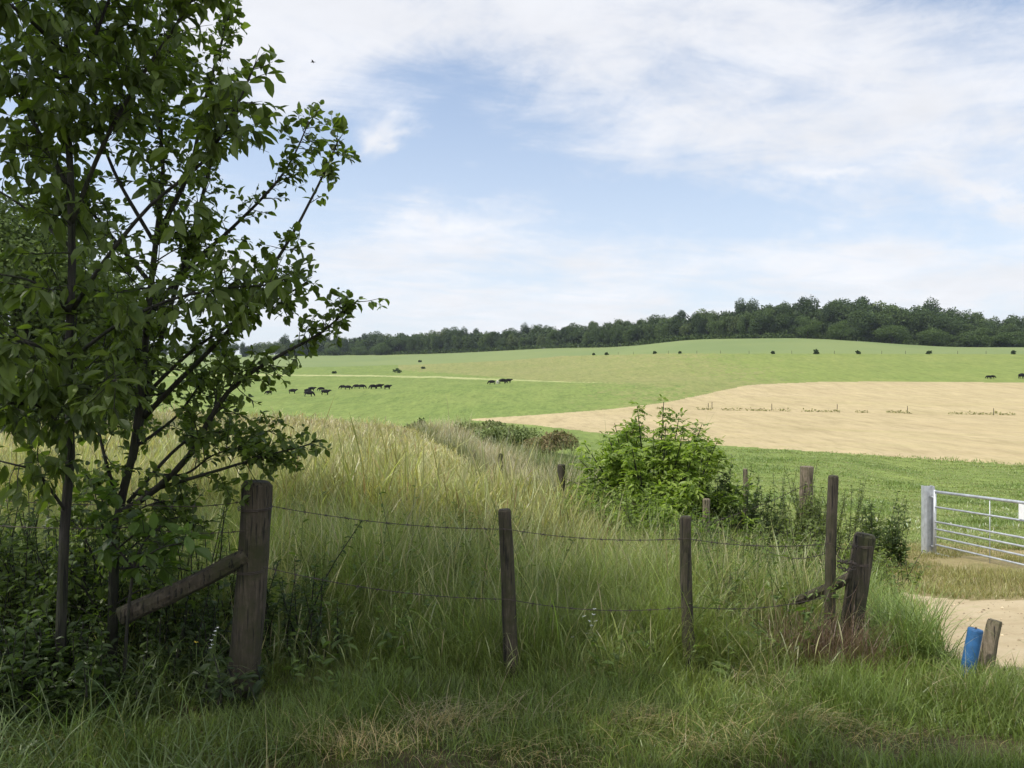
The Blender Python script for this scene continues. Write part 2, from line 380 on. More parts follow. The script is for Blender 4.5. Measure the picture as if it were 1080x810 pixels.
class Grass:
    def __init__(self): self.mb = MB()
    def add(self, *a, **k):
        V, Q, c = blades(*a, **k); self.mb.add(V, [Q], c)
    def build(self, name, label):
        o = self.mb.build(name, GRASS); tag(o, label, None, None, 'stuff'); return o
def wedge(n, d0, d1, p0, p1, power=0.0):
    """random ground points between distances and bearings; power 0 = even on the ground, 1 = even on log distance (denser near)"""
    u = R.random(n)
    if power == 0: d = np.sqrt(d0 ** 2 + u * (d1 ** 2 - d0 ** 2))
    elif power == 1: d = d0 * (d1 / d0) ** u
    else: d = 1 / (1 / d0 + u * (1 / d1 - 1 / d0))
    px = R.uniform(p0, p1, n); x = (px - CX) / F * d
    return x, d, px
def var(c, n, s=.18, hs=.06):
    c = np.asarray(c, float)
    v = np.exp(R.normal(0, s, (n, 1))); h = 1 + R.normal(0, hs, (n, 3))
    return np.clip(c * v * h, .004, .95)
def tufted_az(x, y, s=.22, seed=5): return np.where(R.random(len(x)) < .5, noise2(x, y, s, seed) * 4 * math.pi + R.normal(0, .7, len(x)), R.uniform(0, 2 * math.pi, len(x)))

def lush(g, x, y, hm, wm, c0, c1, lean=(.5, 1.5), segs=5, hs=.3):
    z = height(x, y); n = len(x)
    cl = .55 + .9 * noise2(x, y, .45, 21) * (.6 + .8 * noise2(x, y, 1.6, 22))
    h = hm * cl * np.exp(R.normal(0, hs, n)); h = np.minimum(h, hm * 1.7)
    g.add(np.stack([x, y, z - .02], -1), h, wm * np.exp(R.normal(0, .25, n)), tufted_az(x, y), R.uniform(*lean, n) * np.clip(R.normal(1, .3, n), .2, 1.6), c0, c1, segs=segs, droop=1.5)

# tall green grass round the near fence and behind it
g = Grass()
def keep_tall(x, y): return ~((np.abs(x + 1.42) < .32) & (y < 4.5)) & ~in_track(x, y) & ~(x > 2.35 + .35 * noise2(x, y, .7, 7) + .1 * np.maximum(y - 5, 0)) & ~((y > 6.0) & (x > 2.55 + .14 * (y - 5) + .5 * noise2(x, y, 1, 8)))
x, y, px = wedge(165000, 3.8, 7.2, -140, 1130); k = keep_tall(x, y) & ((noise2(x, y, .33, 23) > .2) | (R.random(len(x)) < .3)); x, y = x[k], y[k]
edge = np.clip((y - 4.0 - .95 * noise2(x, y, .55, 9)) / 1.15, .2, 1)
z = height(x, y); n = len(x)
cl = .45 + 1.0 * noise2(x, y, .5, 21) * (.6 + .8 * noise2(x, y, 1.7, 22))
right = np.clip((x - 1.2) / 1.0, 0, 1)
h = (.60 - .22 * right) * (1 - .6 * np.clip((x - 1.0) / .5, 0, 1) * np.clip((6.0 - y) / .5, 0, 1)) * cl * edge * np.exp(R.normal(0, .25, n))
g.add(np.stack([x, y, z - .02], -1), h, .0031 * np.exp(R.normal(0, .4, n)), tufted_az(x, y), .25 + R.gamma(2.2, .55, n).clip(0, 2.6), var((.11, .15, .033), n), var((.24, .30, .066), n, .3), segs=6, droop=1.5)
x, y, px = wedge(170000, 7.0, 14, -60, 1010); k = keep_tall(x, y) & (px < np.interp(y, [7, 8.5, 10, 11, 14], [1000, 860, 660, 600, 600])); x, y = x[k], y[k]; n = len(x)
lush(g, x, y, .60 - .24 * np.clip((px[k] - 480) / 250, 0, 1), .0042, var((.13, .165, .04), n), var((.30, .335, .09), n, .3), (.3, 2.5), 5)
g.build('tall_grass', 'tall arching green grass growing along and behind the wire fence')

# thin flowering stems standing in it
g = Grass()
x, y, px = wedge(26000, 4.6, 14, -60, 900); k = keep_tall(x, y); x, y = x[k], y[k]; n = len(x)
hp = np.array([.25, .22, .2, .22, 1.0, .75, .1])
g.add(np.stack([x, y, height(x, y)], -1), .66 * np.clip((y - 4.2) / 1.5, .4, 1) * (1 - .3 * np.clip((x - .3) / 2, 0, 1)) * np.exp(R.normal(0, .22, n)), .0048 * np.exp(R.normal(0, .3, n)), tufted_az(x, y, .9, 31), R.uniform(.1, 1.0, n), var((.15, .18, .06), n), var((.40, .38, .20), n, .25), segs=6, droop=2.0, head=hp)
g.build('seeding_grass', 'thin seeding grass stems standing in the long grass behind the fence')

# short verge grass in front of the fence
g = Grass()
x, y, px = wedge(100000, 2.5, 4.6, -160, 1400); n = len(x)
cl = .4 + noise2(x, y, .35, 41) * 1.1
patch = np.clip((noise2(x, y, .55, 42) - .22) * 3, .15, 1)
g.add(np.stack([x, y, height(x, y) - .01], -1), .125 * cl * patch * np.exp(R.normal(0, .35, n)), .0032 * np.exp(R.normal(0, .35, n)), tufted_az(x, y, .15), R.uniform(.2, 2.0, n), var((.085, .12, .026), n), var((.185, .25, .052), n, .25), segs=4, droop=1.4)
x, y, px = wedge(24000, 3.9, 5.6, 880, 1400); k = ~in_track(x, y, .35); x, y = x[k], y[k]; n = len(x)
lush(g, x, y, .11, .0045, var((.10, .14, .03), n), var((.22, .29, .06), n, .2), (.5, 2.0), 5)
x, y, px = wedge(2600, 2.9, 4.6, -80, 260); n = len(x); kk_ = noise2(x, y, .4, 45) > .4; x, y = x[kk_], y[kk_]; n = len(x)
g.add(np.stack([x, y, height(x, y) - .01], -1), .36 * np.exp(R.normal(0, .25, n)), .0075 * np.exp(R.normal(0, .2, n)), tufted_az(x, y, .2), R.uniform(.8, 2.8, n), var((.08, .115, .033), n), var((.15, .205, .065), n, .2), segs=7, droop=1.5)
g.build('verge_grass', 'short green verge grass in the foreground')
# dry stalks lying on the verge
g = Grass()
x, y, px = wedge(7000, 2.5, 4.8, -80, 1160); k = noise2(x, y, .45, 51) + .3 * noise2(x, y, .16, 52) > .84 + .5 * (R.random(len(x)) < .4) * 0; x, y = x[k], y[k]; n = len(x)
g.add(np.stack([x, y, height(x, y) + R.uniform(0, .05, n)], -1), .22 * np.exp(R.normal(0, .4, n)), .0034 * np.ones(n), R.uniform(0, 6.28, n), R.uniform(1.1, 1.75, n), var((.27, .23, .11), n), var((.42, .36, .19), n), segs=4, droop=.3)
for qx, qy, w_, c_ in ((372, 788, .26, 900), (470, 765, .2, 500), (668, 768, .24, 800), (845, 772, .24, 600), (560, 800, .3, 500), (760, 800, .3, 500), (640, 720, .2, 450), (60, 800, .3, 300), (940, 790, .25, 350)):
    c_ = int(c_ * .42); w_ *= .62
    c0 = at(qx, qy, 1.0) - [0, 0, EYE]; d_ = EYE / -c0[2]; x = c0[0] * d_ + R.normal(0, w_, c_); y = d_ + R.normal(0, w_ * .5, c_); n = c_
    g.add(np.stack([x, y, height(x, y) + R.uniform(0, .06, n)], -1), .13 * np.exp(R.normal(0, .4, n)), .003 * np.ones(n), R.normal(R.uniform(0, 6.28), 1.0, n), R.uniform(1.2, 1.7, n), var((.32, .26, .11), n), var((.56, .46, .22), n), segs=4, droop=.3)
g.build('dry_straw', 'dry straw coloured stalks lying on the foreground verge')

# lush sunlit bank right of the strainer post
g = Grass()
x, y, px = wedge(26000, 5.0, 9.5, 880, 1020)
k = ~in_track(x, y, .3) & (x < 2.55 + .14 * (y - 5) + .4 * noise2(x, y, .8, 61)); x, y = x[k], y[k]; n = len(x)
lush(g, x, y, .36 * np.clip((x - 1.9) / .6, .3, 1), .006, var((.085, .13, .03), n), var((.26, .34, .10), n, .22), (.5, 2.3), 6)
g.build('bank_grass', 'lush bright green grass on the bank between strainer post and track')

# meadow of pale seeding grass reaching to the crest
g = Grass()
x, y, px = wedge(300000, 8.5, 68, -40, 640, 1); k = (px < meadow_edge(y) + R.normal(-6, 12, len(x))) & ((noise2(x, y, 1.1, 75) > .18) | (R.random(len(x)) < .35)); x, y, px = x[k], y[k], px[k]; n = len(x)
tan = np.clip((y - 8.5) / 15, 0, 1)[:, None] * (.45 + .55 * noise2(x, y, 3.0, 71)[:, None]); pink = np.clip((y - 26) / 30, 0, 1)[:, None]
w = np.maximum(.012, y * .00095) * np.exp(R.normal(0, .25, n))
top = (1 - tan) * var((.34, .34, .13), n, .28) + tan * ((1 - pink) * var((.58, .53, .29), n, .25) + pink * var((.60, .51, .35), n, .2))
grn = (np.clip((noise2(x, y, 5.0, 76) * .6 + noise2(x, y, 1.4, 77) * .4 - .5) * 4, 0, 1) * .65)[:, None]; top = top * (1 - grn) + grn * var((.32, .35, .13), n, .25)
red = (R.random(n) < .03)[:, None]; top = np.where(red, var((.30, .19, .11), n, .2), top)
h = .58 * np.exp(R.normal(0, .26, n)) * (.5 + .9 * noise2(x, y, 1.8, 72)) * np.clip((meadow_edge(y) - px) / 90 + .35, .35, 1)
g.add(np.stack([x, y, height(x, y)], -1), h, w, tufted_az(x, y, 1.5, 73), np.abs(R.normal(.5, .45, n)), var((.20, .21, .08), n), top, segs=7, droop=1.7, head=np.array([.2, .17, .15, .15, .17, .8, 1.0, .12]))
x, y, px = wedge(90000, 8.5, 68, -40, 640, 1); k = px < meadow_edge(y) + 8; x, y = x[k], y[k]; n = len(x)
tan = np.clip((y - 12) / 30, 0, 1)[:, None]
g.add(np.stack([x, y, height(x, y)], -1), .40 * np.exp(R.normal(0, .3, n)), np.maximum(.006, y * .0008), tufted_az(x, y, .6, 74), R.uniform(.3, 2.3, n), var((.15, .18, .06), n), var((.26, .29, .10), n, .25) * (1 - tan) + tan * var((.46, .41, .19), n, .25), segs=4, droop=1.5)
g.build('meadow_grass', 'pale straw coloured seeding meadow grass reaching to the crest')

# rough herbs on the margin right of the second fence
g = Grass()
x, y, px = wedge(60000, 13, 66, 430, 800, 1)
lim0 = meadow_edge(y); lim1 = lim0 + np.interp(y, [12, 20, 40, 62], [190, 130, 75, 45])
k = (px > lim0 - 6) & (px < lim1 + R.normal(0, 8, len(x))); x, y, px = x[k], y[k], px[k]; n = len(x)
mixn = noise2(x, y, 2.5, 81)[:, None]; pale = (np.exp(-((px - meadow_edge(y) - 24) / 26) ** 2) * np.clip((y - 13.5) / 3, 0, 1))[:, None]
top = (mixn > .5) * var((.17, .22, .08), n, .25) + (mixn <= .5) * var((.27, .27, .12), n, .25)
top = top * (1 - pale) + pale * var((.62, .53, .37), n, .15)
g.add(np.stack([x, y, height(x, y)], -1), (.55 + .6 * noise2(x, y, 3, 82)) * (1 - .1 * pale[:, 0]) * np.exp(R.normal(0, .25, n)), np.maximum(.012, y * .0010), tufted_az(x, y, .8, 83), R.uniform(.1, 1.2, n), var((.10, .13, .05), n), top, segs=4, droop=1.6)
g.build('margin_grass', 'rough mixed grass and weeds along the second fence line')

# pasture tufts in the valley strip on the right
g = Grass()
x, y, px = wedge(135000, 12, 64, 640, 1260, 1)
k = (y < stub_near(px) * (1 + .02 * R.normal(size=len(x)))) & (px > meadow_edge(y) + np.interp(y, [12, 20, 40, 62], [150, 110, 60, 30])) & ~((y < 15) & (x > 3.4)); x, y, px = x[k], y[k], px[k]; n = len(x)
bump_ = np.clip(noise2(x, y, 1.6, 91) * noise2(x, y, 4.5, 92) * 3 - .35, .1, 1.5)
nearstub = np.exp(-((y / stub_near(px) - 1) / .05) ** 2)
lush_ = (bump_ > .7)[:, None]
top = np.where(lush_, var((.22, .30, .085), n), var((.39, .405, .17), n))
g.add(np.stack([x, y, height(x, y)], -1), (.04 + .12 * bump_ + .10 * nearstub) * np.exp(R.normal(0, .25, n)), np.maximum(.010, y * .0009), tufted_az(x, y, .6, 93), R.uniform(.6, 2.3, n), var((.20, .25, .085), n), top, segs=3, droop=1.4)
x, y, px = wedge(1500, 13, 30, 760, 1130, 1); k = noise2(x, y, 2.4, 94) > .5; x, y = x[k], y[k]; n = len(x)
g.add(np.stack([x, y, height(x, y)], -1), .13 * np.exp(R.normal(0, .2, n)), .022 * np.ones(n), R.uniform(0, 6, n), R.uniform(.2, 1, n), var((.2, .25, .1), n), var((.7, .7, .6), n, .1), segs=3, droop=1.4, head=np.array([.2, .2, 1, .6]))
g.build('pasture_grass', 'green bumpy pasture turf dotted with pale flowers behind the gate')

# dry grass of the gate verge
g = Grass()
x, y, px = wedge(32000, 6.3, 15.5, 870, 1300)
k = ~in_track(x, y, .3) & (x > 2.5 + .13 * (y - 5)) & (noise2(x, y, .7, 101) > .3); x, y = x[k], y[k]; n = len(x)
g.add(np.stack([x, y, height(x, y)], -1), .10 * (.3 + 1.4 * noise2(x, y, .6, 102)) * np.exp(R.normal(0, .3, n)), .007 * np.ones(n), tufted_az(x, y, .3, 103), R.uniform(.3, 1.9, n), var((.22, .21, .08), n), var((.36, .34, .13), n, .2), segs=3, droop=1.4)
g.build('dry_grass', 'short dry yellowish grass on the verge before the metal gate')

mb = MB()                                                 # loose stones on the track
x, y, px = wedge(1000, 4.7, 9.5, 940, 1180); k = in_track(x, y, .4); x, y = x[k], y[k]
O6 = np.array([[1, 0, 0], [-1, 0, 0], [0, 1, 0], [0, -1, 0], [0, 0, .7], [0, 0, -.7]]); F8 = np.array([[0, 2, 4], [2, 1, 4], [1, 3, 4], [3, 0, 4], [2, 0, 5], [1, 2, 5], [3, 1, 5], [0, 3, 5]])
for a, b in zip(x, y):
    r_ = .0055 * math.exp(R.normal(0, .5)); mb.add(O6 * r_ * R.uniform(.6, 1.3, (6, 1)) + [a, b, float(height(a, b)) + r_ * .3], [F8], np.array((.36, .29, .19)) * math.exp(R.normal(0, .3)))
STONE = foliage_mat('stones', 0.0, .9, (1, 1, 1), .1)
tag(mb.build('gravel', STONE), 'loose small stones on the sandy track', None, None, 'stuff')

# ------------------------------------------------------------------ leaves
LT = np.array([[0, 0, 0], [.14, .27, .03], [.14, -.27, .03], [.42, .5, .06], [.42, 0, -.03], [.42, -.5, .06], [.74, .34, .02], [.74, 0, -.07], [.74, -.34, .02], [1, 0, -.15]])
LQ = np.array([[0, 4, 3, 1], [0, 2, 5, 4], [4, 7, 6, 3], [4, 5, 8, 7]]); LTR = np.array([[7, 9, 6], [7, 8, 9]])
def leaves(mb, pos, dirs, nrm, length, wr, col):
    """folded, pointed leaves of 10 vertices each"""
    pos = np.asarray(pos, float); n = len(pos)
    if n == 0: return
    d = unit(dirs); s = unit(np.cross(nrm, d)); u = np.cross(d, s)
    cv = R.uniform(.4, 1.8, n)
    V = (pos[:, None] + length[:, None, None] * (LT[None, :, 0:1] * d[:, None] + (LT[None, :, 1:2] * wr) * s[:, None] + (LT[None, :, 2:3] * cv[:, None, None]) * u[:, None]))
    k = (np.arange(n) * 10)[:, None, None]
    mb.add(V.reshape(-1, 3), [(LQ[None] + k).reshape(-1, 4), (LTR[None] + k).reshape(-1, 3)], np.repeat(col, 10, 0))
def cards(mb, pos, dirs, nrm, length, width, col):
    """small 4-cornered leaf faces for foliage further off"""
    n = len(pos); d = unit(dirs); s = unit(np.cross(nrm, d))
    L = length[:, None]; W = width[:, None]
    V = np.stack([pos, pos + .45 * L * d + .5 * W * s, pos + L * d, pos + .5 * L * d - .5 * W * s], 1)
    q = (np.arange(n) * 4)[:, None] + np.arange(4)[None]
    mb.add(V.reshape(-1, 3), [q], np.repeat(col, 4, 0))
def rdir(n, z0=-1, z1=1):
    z = R.uniform(z0, z1, n); a = R.uniform(0, 2 * math.pi, n); r = np.sqrt(1 - z * z); return np.stack([r * np.cos(a), r * np.sin(a), z], -1)
def spline(pts, n=14):
    p = np.asarray(pts, float)
    if len(p) == 2: return p[0] + (p[1] - p[0]) * np.linspace(0, 1, n)[:, None]
    q = np.vstack([2 * p[0] - p[1], p, 2 * p[-1] - p[-2]]); out = []
    m = len(p) - 1; per = max(2, n // m)
    for i in range(m):
        a, b, c, e = q[i:i + 4]; t = np.linspace(0, 1, per, endpoint=False)[:, None]
        out.append(.5 * (2 * b + (c - a) * t + (2 * a - 5 * b + 4 * c - e) * t * t + (3 * b - a - 3 * c + e) * t ** 3))
    out.append(p[-1:]); return np.vstack(out)

class Plant:
    """branches + leaves of one tree"""
    def __init__(self, leaf_len, leaf_wr, c_lo, c_hi, droop, spacing):
        self.wood = MB(); self.lf = MB(); self.ll = leaf_len; self.wr = leaf_wr; self.clo = np.array(c_lo); self.chi = np.array(c_hi); self.droop = droop; self.sp = spacing
    def twig(self, p, d, L, r, lvl=0, up=.25):
        n = max(4, int(L / .05)); pts = [np.array(p)]; d = unit(d)
        for _ in range(n):
            d = unit(d + R.normal(0, .12, 3) + np.array([0, 0, up * .06])); pts.append(pts[-1] + d * L / n)
        pts = np.array(pts); self.wood.tube(pts, np.linspace(r, r * .35, len(pts)), 4 if r < .006 else 6, cap=False)
        if lvl > 0:
            for _ in range(int(L / .11)):
                i = R.integers(1, n); self.twig(pts[i], unit(d * .7 + rdir(1)[0] * .9 + [0, 0, .25 * up]), L * R.uniform(.25, .55), r * .5, lvl - 1, up)
        self.leafy(pts, .1 if lvl == 0 else .35)
    def leafy(self, pts, start=.1):
        seg = np.linalg.norm(np.diff(pts, axis=0), axis=1); L = seg.sum(); n = int(L * (1 - start) / self.sp)
        if n < 1: n = 1
        s = np.concatenate([[0], np.cumsum(seg)]) / L; t = np.concatenate([R.uniform(start, 1, n), [1.0]])
        P = np.stack([np.interp(t, s, pts[:, k]) for k in range(3)], -1); T = np.stack([np.interp(t, s[:-1], np.diff(pts, axis=0)[:, k]) for k in range(3)], -1); T = unit(T)
        m = len(P)
        D = unit(T * .6 + rdir(m) * .9 + np.array([0, 0, -self.droop]))
        N = unit(np.array([0, 0, 1.0]) + rdir(m) * .7)
        ln = self.ll * np.exp(R.normal(0, .22, m)); ln[-1] *= .7
        u = R.random((m, 1)); col = (self.clo * (1 - u) + self.chi * u) * np.exp(R.normal(0, .15, (m, 1)))
        P2 = P + D * (ln * .12)[:, None]
        leaves(self.lf, P2, D, N, ln, self.wr, col)
    def branch(self, pts, r0, r1, ntw, twl, lvl=1, start=.2, up=.25, bias=(0, 0, 0)):
        p = spline(pts, 16); self.wood.tube(p, np.linspace(r0, r1, len(p)), 8, jit=.05)
        for _ in range(ntw):
            t = start + (1 - start) * R.random() ** .9; i = min(int(t * (len(p) - 1)), len(p) - 2); a = t * (len(p) - 1) - i
            q = p[i] * (1 - a) + p[i + 1] * a; tan = unit(p[i + 1] - p[i])
            self.twig(q, unit(tan * .6 + rdir(1)[0] + np.array(bias)), twl * R.uniform(.5, 1.2) * (1.1 - .5 * t), max(.0025, r0 * .25 * (1 - t * .6)), lvl, up)
        self.leafy(p[int(len(p) * .7):], .0)
    def build(self, name, label, base, group=None, tname='trunk', cname='crown'):
        o = thing(name, label, 'tree', base, group); inv = np.array(base)
        for mb, nm, mt, sm in ((self.wood, tname, BARK, True), (self.lf, cname, LEAF, False)):
            mb.v = [v - inv for v in mb.v]; mb.build(nm, mt, o, sm)
        return o

# --- slender small-leaved tree behind the left corner post
P = Plant(.044, .66, (.075, .108, .026), (.145, .20, .045), .15, .0135)
D0 = 4.65
b0 = G(118, D0)
P.branch([b0, at(122, 560, D0), at(140, 480, D0), at(150, 400, D0 - .05), at(156, 330, D0 - .1), at(165, 250, D0), at(172, 180, D0 + .1), at(168, 100, D0 + .1), at(180, 20, D0 + .1)], .028, .007, 84, .44, 1, .33)
P.branch([at(140, 485, D0), at(158, 400, D0 + .15), at(178, 330, D0 + .2), at(205, 240, D0 + .2), at(225, 160, D0 + .1), at(240, 100, D0)], .02, .006, 40, .32, 1, .2)
P.branch([at(130, 540, D0), at(165, 515, D0 - .1), at(200, 480, D0 - .2), at(228, 430, D0 - .25), at(255, 400, D0 - .3), at(300, 372, D0 - .3), at(340, 350, D0 - .3), at(378, 316, D0 - .3)], .022, .004, 58, .22, 1, .3)
P.branch([at(152, 440, D0), at(190, 400, D0 - .1), at(240, 350, D0 - .2), at(282, 290, D0 - .2), at(318, 230, D0 - .2), at(350, 165, D0 - .2), at(356, 148, D0 - .2)], .016, .003, 44, .19, 1, .3)
P.branch([at(160, 330, D0), at(200, 280, D0 + .1), at(240, 245, D0 + .1), at(285, 200, D0), at(308, 168, D0), at(326, 128, D0)], .014, .003, 38, .19, 1, .3)
P.branch([at(150, 520, D0), at(200, 505, D0 - .2), at(250, 490, D0 - .3), at(290, 478, D0 - .3), at(330, 468, D0 - .35)], .012, .003, 34, .22, 1, .3)
P.branch([at(135, 530, D0), at(190, 470, D0 + .3), at(230, 455, D0 + .3), at(288, 455, D0 + .3)], .012, .003, 24, .24, 1, .3)
P.branch([at(160, 300, D0), at(110, 240, D0 + .2), at(70, 190, D0 + .2), at(30, 130, D0 + .2)], .014, .004, 32, .36, 1, .2)
P.branch([at(165, 250, D0), at(200, 180, D0 - .1), at(215, 110, D0 - .15), at(235, 40, D0 - .1), at(250, -30, D0)], .014, .004, 34, .3, 1, .25)
P.branch([at(128, 540, D0), at(110, 480, D0 - .1), at(100, 420, D0 - .1), at(112, 350, D0 - .1)], .012, .003, 30, .3, 1, .25)
P.branch([at(145, 470, D0), at(185, 440, D0 + .2), at(215, 400, D0 + .3), at(240, 372, D0 + .3)], .010, .003, 28, .24, 1, .15)
P.branch([at(150, 420, D0), at(200, 372, D0 - .1), at(255, 335, D0 - .2), at(300, 312, D0 - .2), at(325, 296, D0 - .2)], .012, .003, 36, .2, 1, .2)
P.branch([at(160, 500, D0 - .1), at(195, 500, D0 - .15), at(225, 480, D0 - .2), at(262, 470, D0 - .2)], .008, .003, 22, .22, 1, .1)
P.branch([at(165, 260, D0), at(120, 180, D0), at(100, 110, D0), at(110, 40, D0)], .012, .004, 30, .32, 1, .2)
for a_, b_ in (((100, 640), (60, 590)), ((108, 610), (70, 540)), ((120, 600), (170, 560)), ((122, 580), (190, 545)), ((130, 545), (205, 530)), ((118, 640), (180, 620)), ((112, 660), (60, 640)), ((120, 560), (90, 500)), ((140, 520), (210, 560)), ((125, 600), (225, 610))):
    P.branch([at(*a_, D0), at((a_[0] + b_[0]) / 2, (a_[1] + b_[1]) / 2 - 8, D0 + R.uniform(-.2, .2)), at(*b_, D0 + R.uniform(-.35, .35))], .006, .0025, 12, .22, 1, .15)
P.build('plum_tree', 'slender dark stemmed small-leaved tree behind the thick corner post', tuple(b0))

# --- large-leaved cherry at the left edge, hanging leaves
P = Plant(.080, .48, (.068, .10, .026), (.145, .195, .045), .75, .029)
D1 = 4.05
b1 = G(62, D1)
P.branch([b1, at(68, 560, D1), at(74, 480, D1), at(72, 380, D1), at(76, 280, D1), at(74, 180, D1), at(70, 60, D1), at(80, -60, D1)], .026, .012, 30, .5, 1, .3, .1)
P.branch([at(74, 240, D1), at(110, 150, D1 - .1), at(150, 80, D1 - .15), at(190, 20, D1 - .2), at(225, -40, D1 - .2)], .0115, .005, 34, .36, 1, .2, .1)
P.branch([at(75, 330, D1), at(110, 275, D1 - .2), at(160, 215, D1 - .25), at(215, 170, D1 - .3), at(250, 110, D1 - .3), at(268, 70, D1 - .3)], .0115, .004, 34, .28, 1, .25, .1)
P.branch([at(74, 380, D1), at(120, 345, D1 - .2), at(175, 318, D1 - .3), at(230, 305, D1 - .35), at(290, 300, D1 - .4)], .010, .004, 34, .27, 1, .25, .05)
P.branch([at(72, 400, D1), at(50, 370, D1 - .4), at(20, 360, D1 - .6), at(-30, 350, D1 - .8)], .012, .005, 26, .34, 1, .15, .05)
P.branch([at(74, 420, D1), at(100, 405, D1 - .3), at(125, 400, D1 - .5)], .01, .004, 22, .3, 1, .1, .0)
P.branch([at(74, 200, D1), at(30, 120, D1), at(-10, 50, D1), at(-40, -20, D1)], .0115, .006, 40, .4, 1, .1, .1)
P.branch([at(74, 260, D1), at(20, 215, D1 + .2), at(-40, 180, D1 + .3)], .010, .004, 9, .26, 1, .1, .1)
P.branch([at(72, 120, D1), at(100, 40, D1 - .3), at(130, -40, D1 - .3)], .010, .005, 30, .4, 1, .1, .1)
P.branch([at(72, 60, D1), at(30, 20, D1 - .6), at(0, 0, D1 - .8), at(-40, -10, D1 - .9)], .010, .005, 30, .36, 1, .1, .1)
P.branch([at(73, 460, D1), at(45, 430, D1 - .3), at(10, 425, D1 - .5), at(-40, 420, D1 - .6)], .010, .004, 18, .3, 1, .1, .0)
P.branch([at(73, 330, D1), at(40, 300, D1 - .2), at(5, 290, D1 - .3), at(-40, 285, D1 - .3)], .008, .003, 5, .22, 1, .1, .0)
P.branch([at(70, 540, D1), at(40, 500, D1 - .2), at(15, 490, D1 - .3), at(-30, 480, D1 - .3)], .008, .003, 14, .26, 1, .1, .0)
P.build('cherry_tree', 'large-leaved young tree with hanging leaves at the left edge', tuple(b1))

# --- low oak sapling with yellow-green leaves by the brace
P = Plant(.085, .62, (.06, .10, .022), (.12, .19, .04), .2, .028)
D2 = 4.25; b2 = G(128, D2)
P.branch([b2, at(138, 620, D2), at(150, 575, D2), at(170, 555, D2)], .01, .004, 9, .24, 0, .35)
P.branch([at(142, 600, D2), at(165, 580, D2 - .15), at(195, 572, D2 - .2)], .006, .003, 8, .16, 0, .2)
P.branch([at(142, 600, D2), at(110, 560, D2 - .05), at(100, 520, D2)], .006, .003, 9, .2, 0, .2)
P.build('oak_sapling', 'low sapling with yellow-green lobed leaves above the sloping brace', tuple(b2))

# ------------------------------------------------------------------ fuller crowns made of leaf clumps
def crown(mb, lobes, n, size, c_lo, c_hi, shell=.45, flat=.8):
    """lobes: (cx,cy,cz,rx,ry,rz) - leaf faces spread through the outer part of every lobe"""
    lb = np.array(lobes, float); w = (lb[:, 3] * lb[:, 4] * lb[:, 5]) ** (2 / 3); w /= w.sum()
    k = R.choice(len(lb), n, p=w); dr = rdir(n); rad = (1 - shell * R.random(n) ** 1.6)
    rad *= 1 + .12 * R.normal(size=n) * (R.random(n) < .25)
    p = lb[k, :3] + dr * lb[k, 3:] * rad[:, None]
    D = unit(dr * .4 + rdir(n)); N = unit(dr + rdir(n) * .7 + [0, 0, .3])
    u = np.clip(R.random(n) * .7 + .3 * R.random(len(lb))[k], 0, 1)[:, None]
    col = (np.array(c_lo) * (1 - u) + np.array(c_hi) * u) * np.exp(R.normal(0, .12, (n, 1)))
    ln = size * np.exp(R.normal(0, .25, n)); cards(mb, p, D, N, ln, ln * flat, col)
def lobe_crown(cx, cy, cz, rx, ry, rz, nl, lr, zlo=-.55):
    out = []
    for _ in range(nl):
        d = rdir(1, zlo, 1)[0]; q = .55 + .4 * R.random(); s = lr * R.uniform(.7, 1.3)
        out.append((cx + d[0] * rx * q, cy + d[1] * ry * q, cz + d[2] * rz * q, rx * s, ry * s, rz * s * .9))
    return out
def crown_tree(name, label, base, Ht, rad, trunk_h, trunk_r, nleaf, size, lo, hi, nl=24, lr=.36, group=None, mat=None, cat='tree'):
    o = thing(name, label, cat, tuple(base), group)
    cz = (Ht + trunk_h) / 2; rz = (Ht - trunk_h) / 2
    lob = lobe_crown(0, 0, cz, rad, rad, rz, nl, lr, -.8)
    if trunk_h < .15 and Ht < 15:                             # bushy to the ground
        for a in np.linspace(0, 6.28, 11)[:-1]: lob.append((rad * .72 * math.cos(a), rad * .72 * math.sin(a), Ht * R.uniform(.13, .22), rad * .34, rad * .34, Ht * .17))
        lob.append((0, 0, Ht * .2, rad * .5, rad * .5, Ht * .2))
    m = MB(); m.tube(spline([(0, 0, -.3), (.02 * Ht, .01 * Ht, trunk_h * .6), (0, 0, cz), (.01 * Ht, 0, cz + rz * .6)], 10), np.linspace(trunk_r * 1.25, trunk_r * .25, 10)[:len(spline([(0, 0, 0)] * 4, 10))] if False else np.linspace(trunk_r * 1.25, trunk_r * .25, len(spline([(0, 0, -.3), (.02 * Ht, .01 * Ht, trunk_h * .6), (0, 0, cz), (.01 * Ht, 0, cz + rz * .6)], 10))), 8, jit=.06)
    for l in lob[::2]:
        z0 = trunk_h + (cz - trunk_h) * R.uniform(0, .9)
        m.tube(spline([(0, 0, z0), (l[0] * .5, l[1] * .5, (z0 + l[2]) / 2 + .05 * rz), (l[0] * .9, l[1] * .9, l[2])], 6), np.linspace(trunk_r * .45, trunk_r * .1, 7)[:len(spline([(0, 0, 0), (1, 1, 1), (2, 2, 2)], 6))], 5, cap=False)
    m.build('trunk', BARK, o, True)
    c = MB(); crown(c, lob, nleaf, size, lo, hi); c.build('crown', mat or FARLEAF, o)
    return o

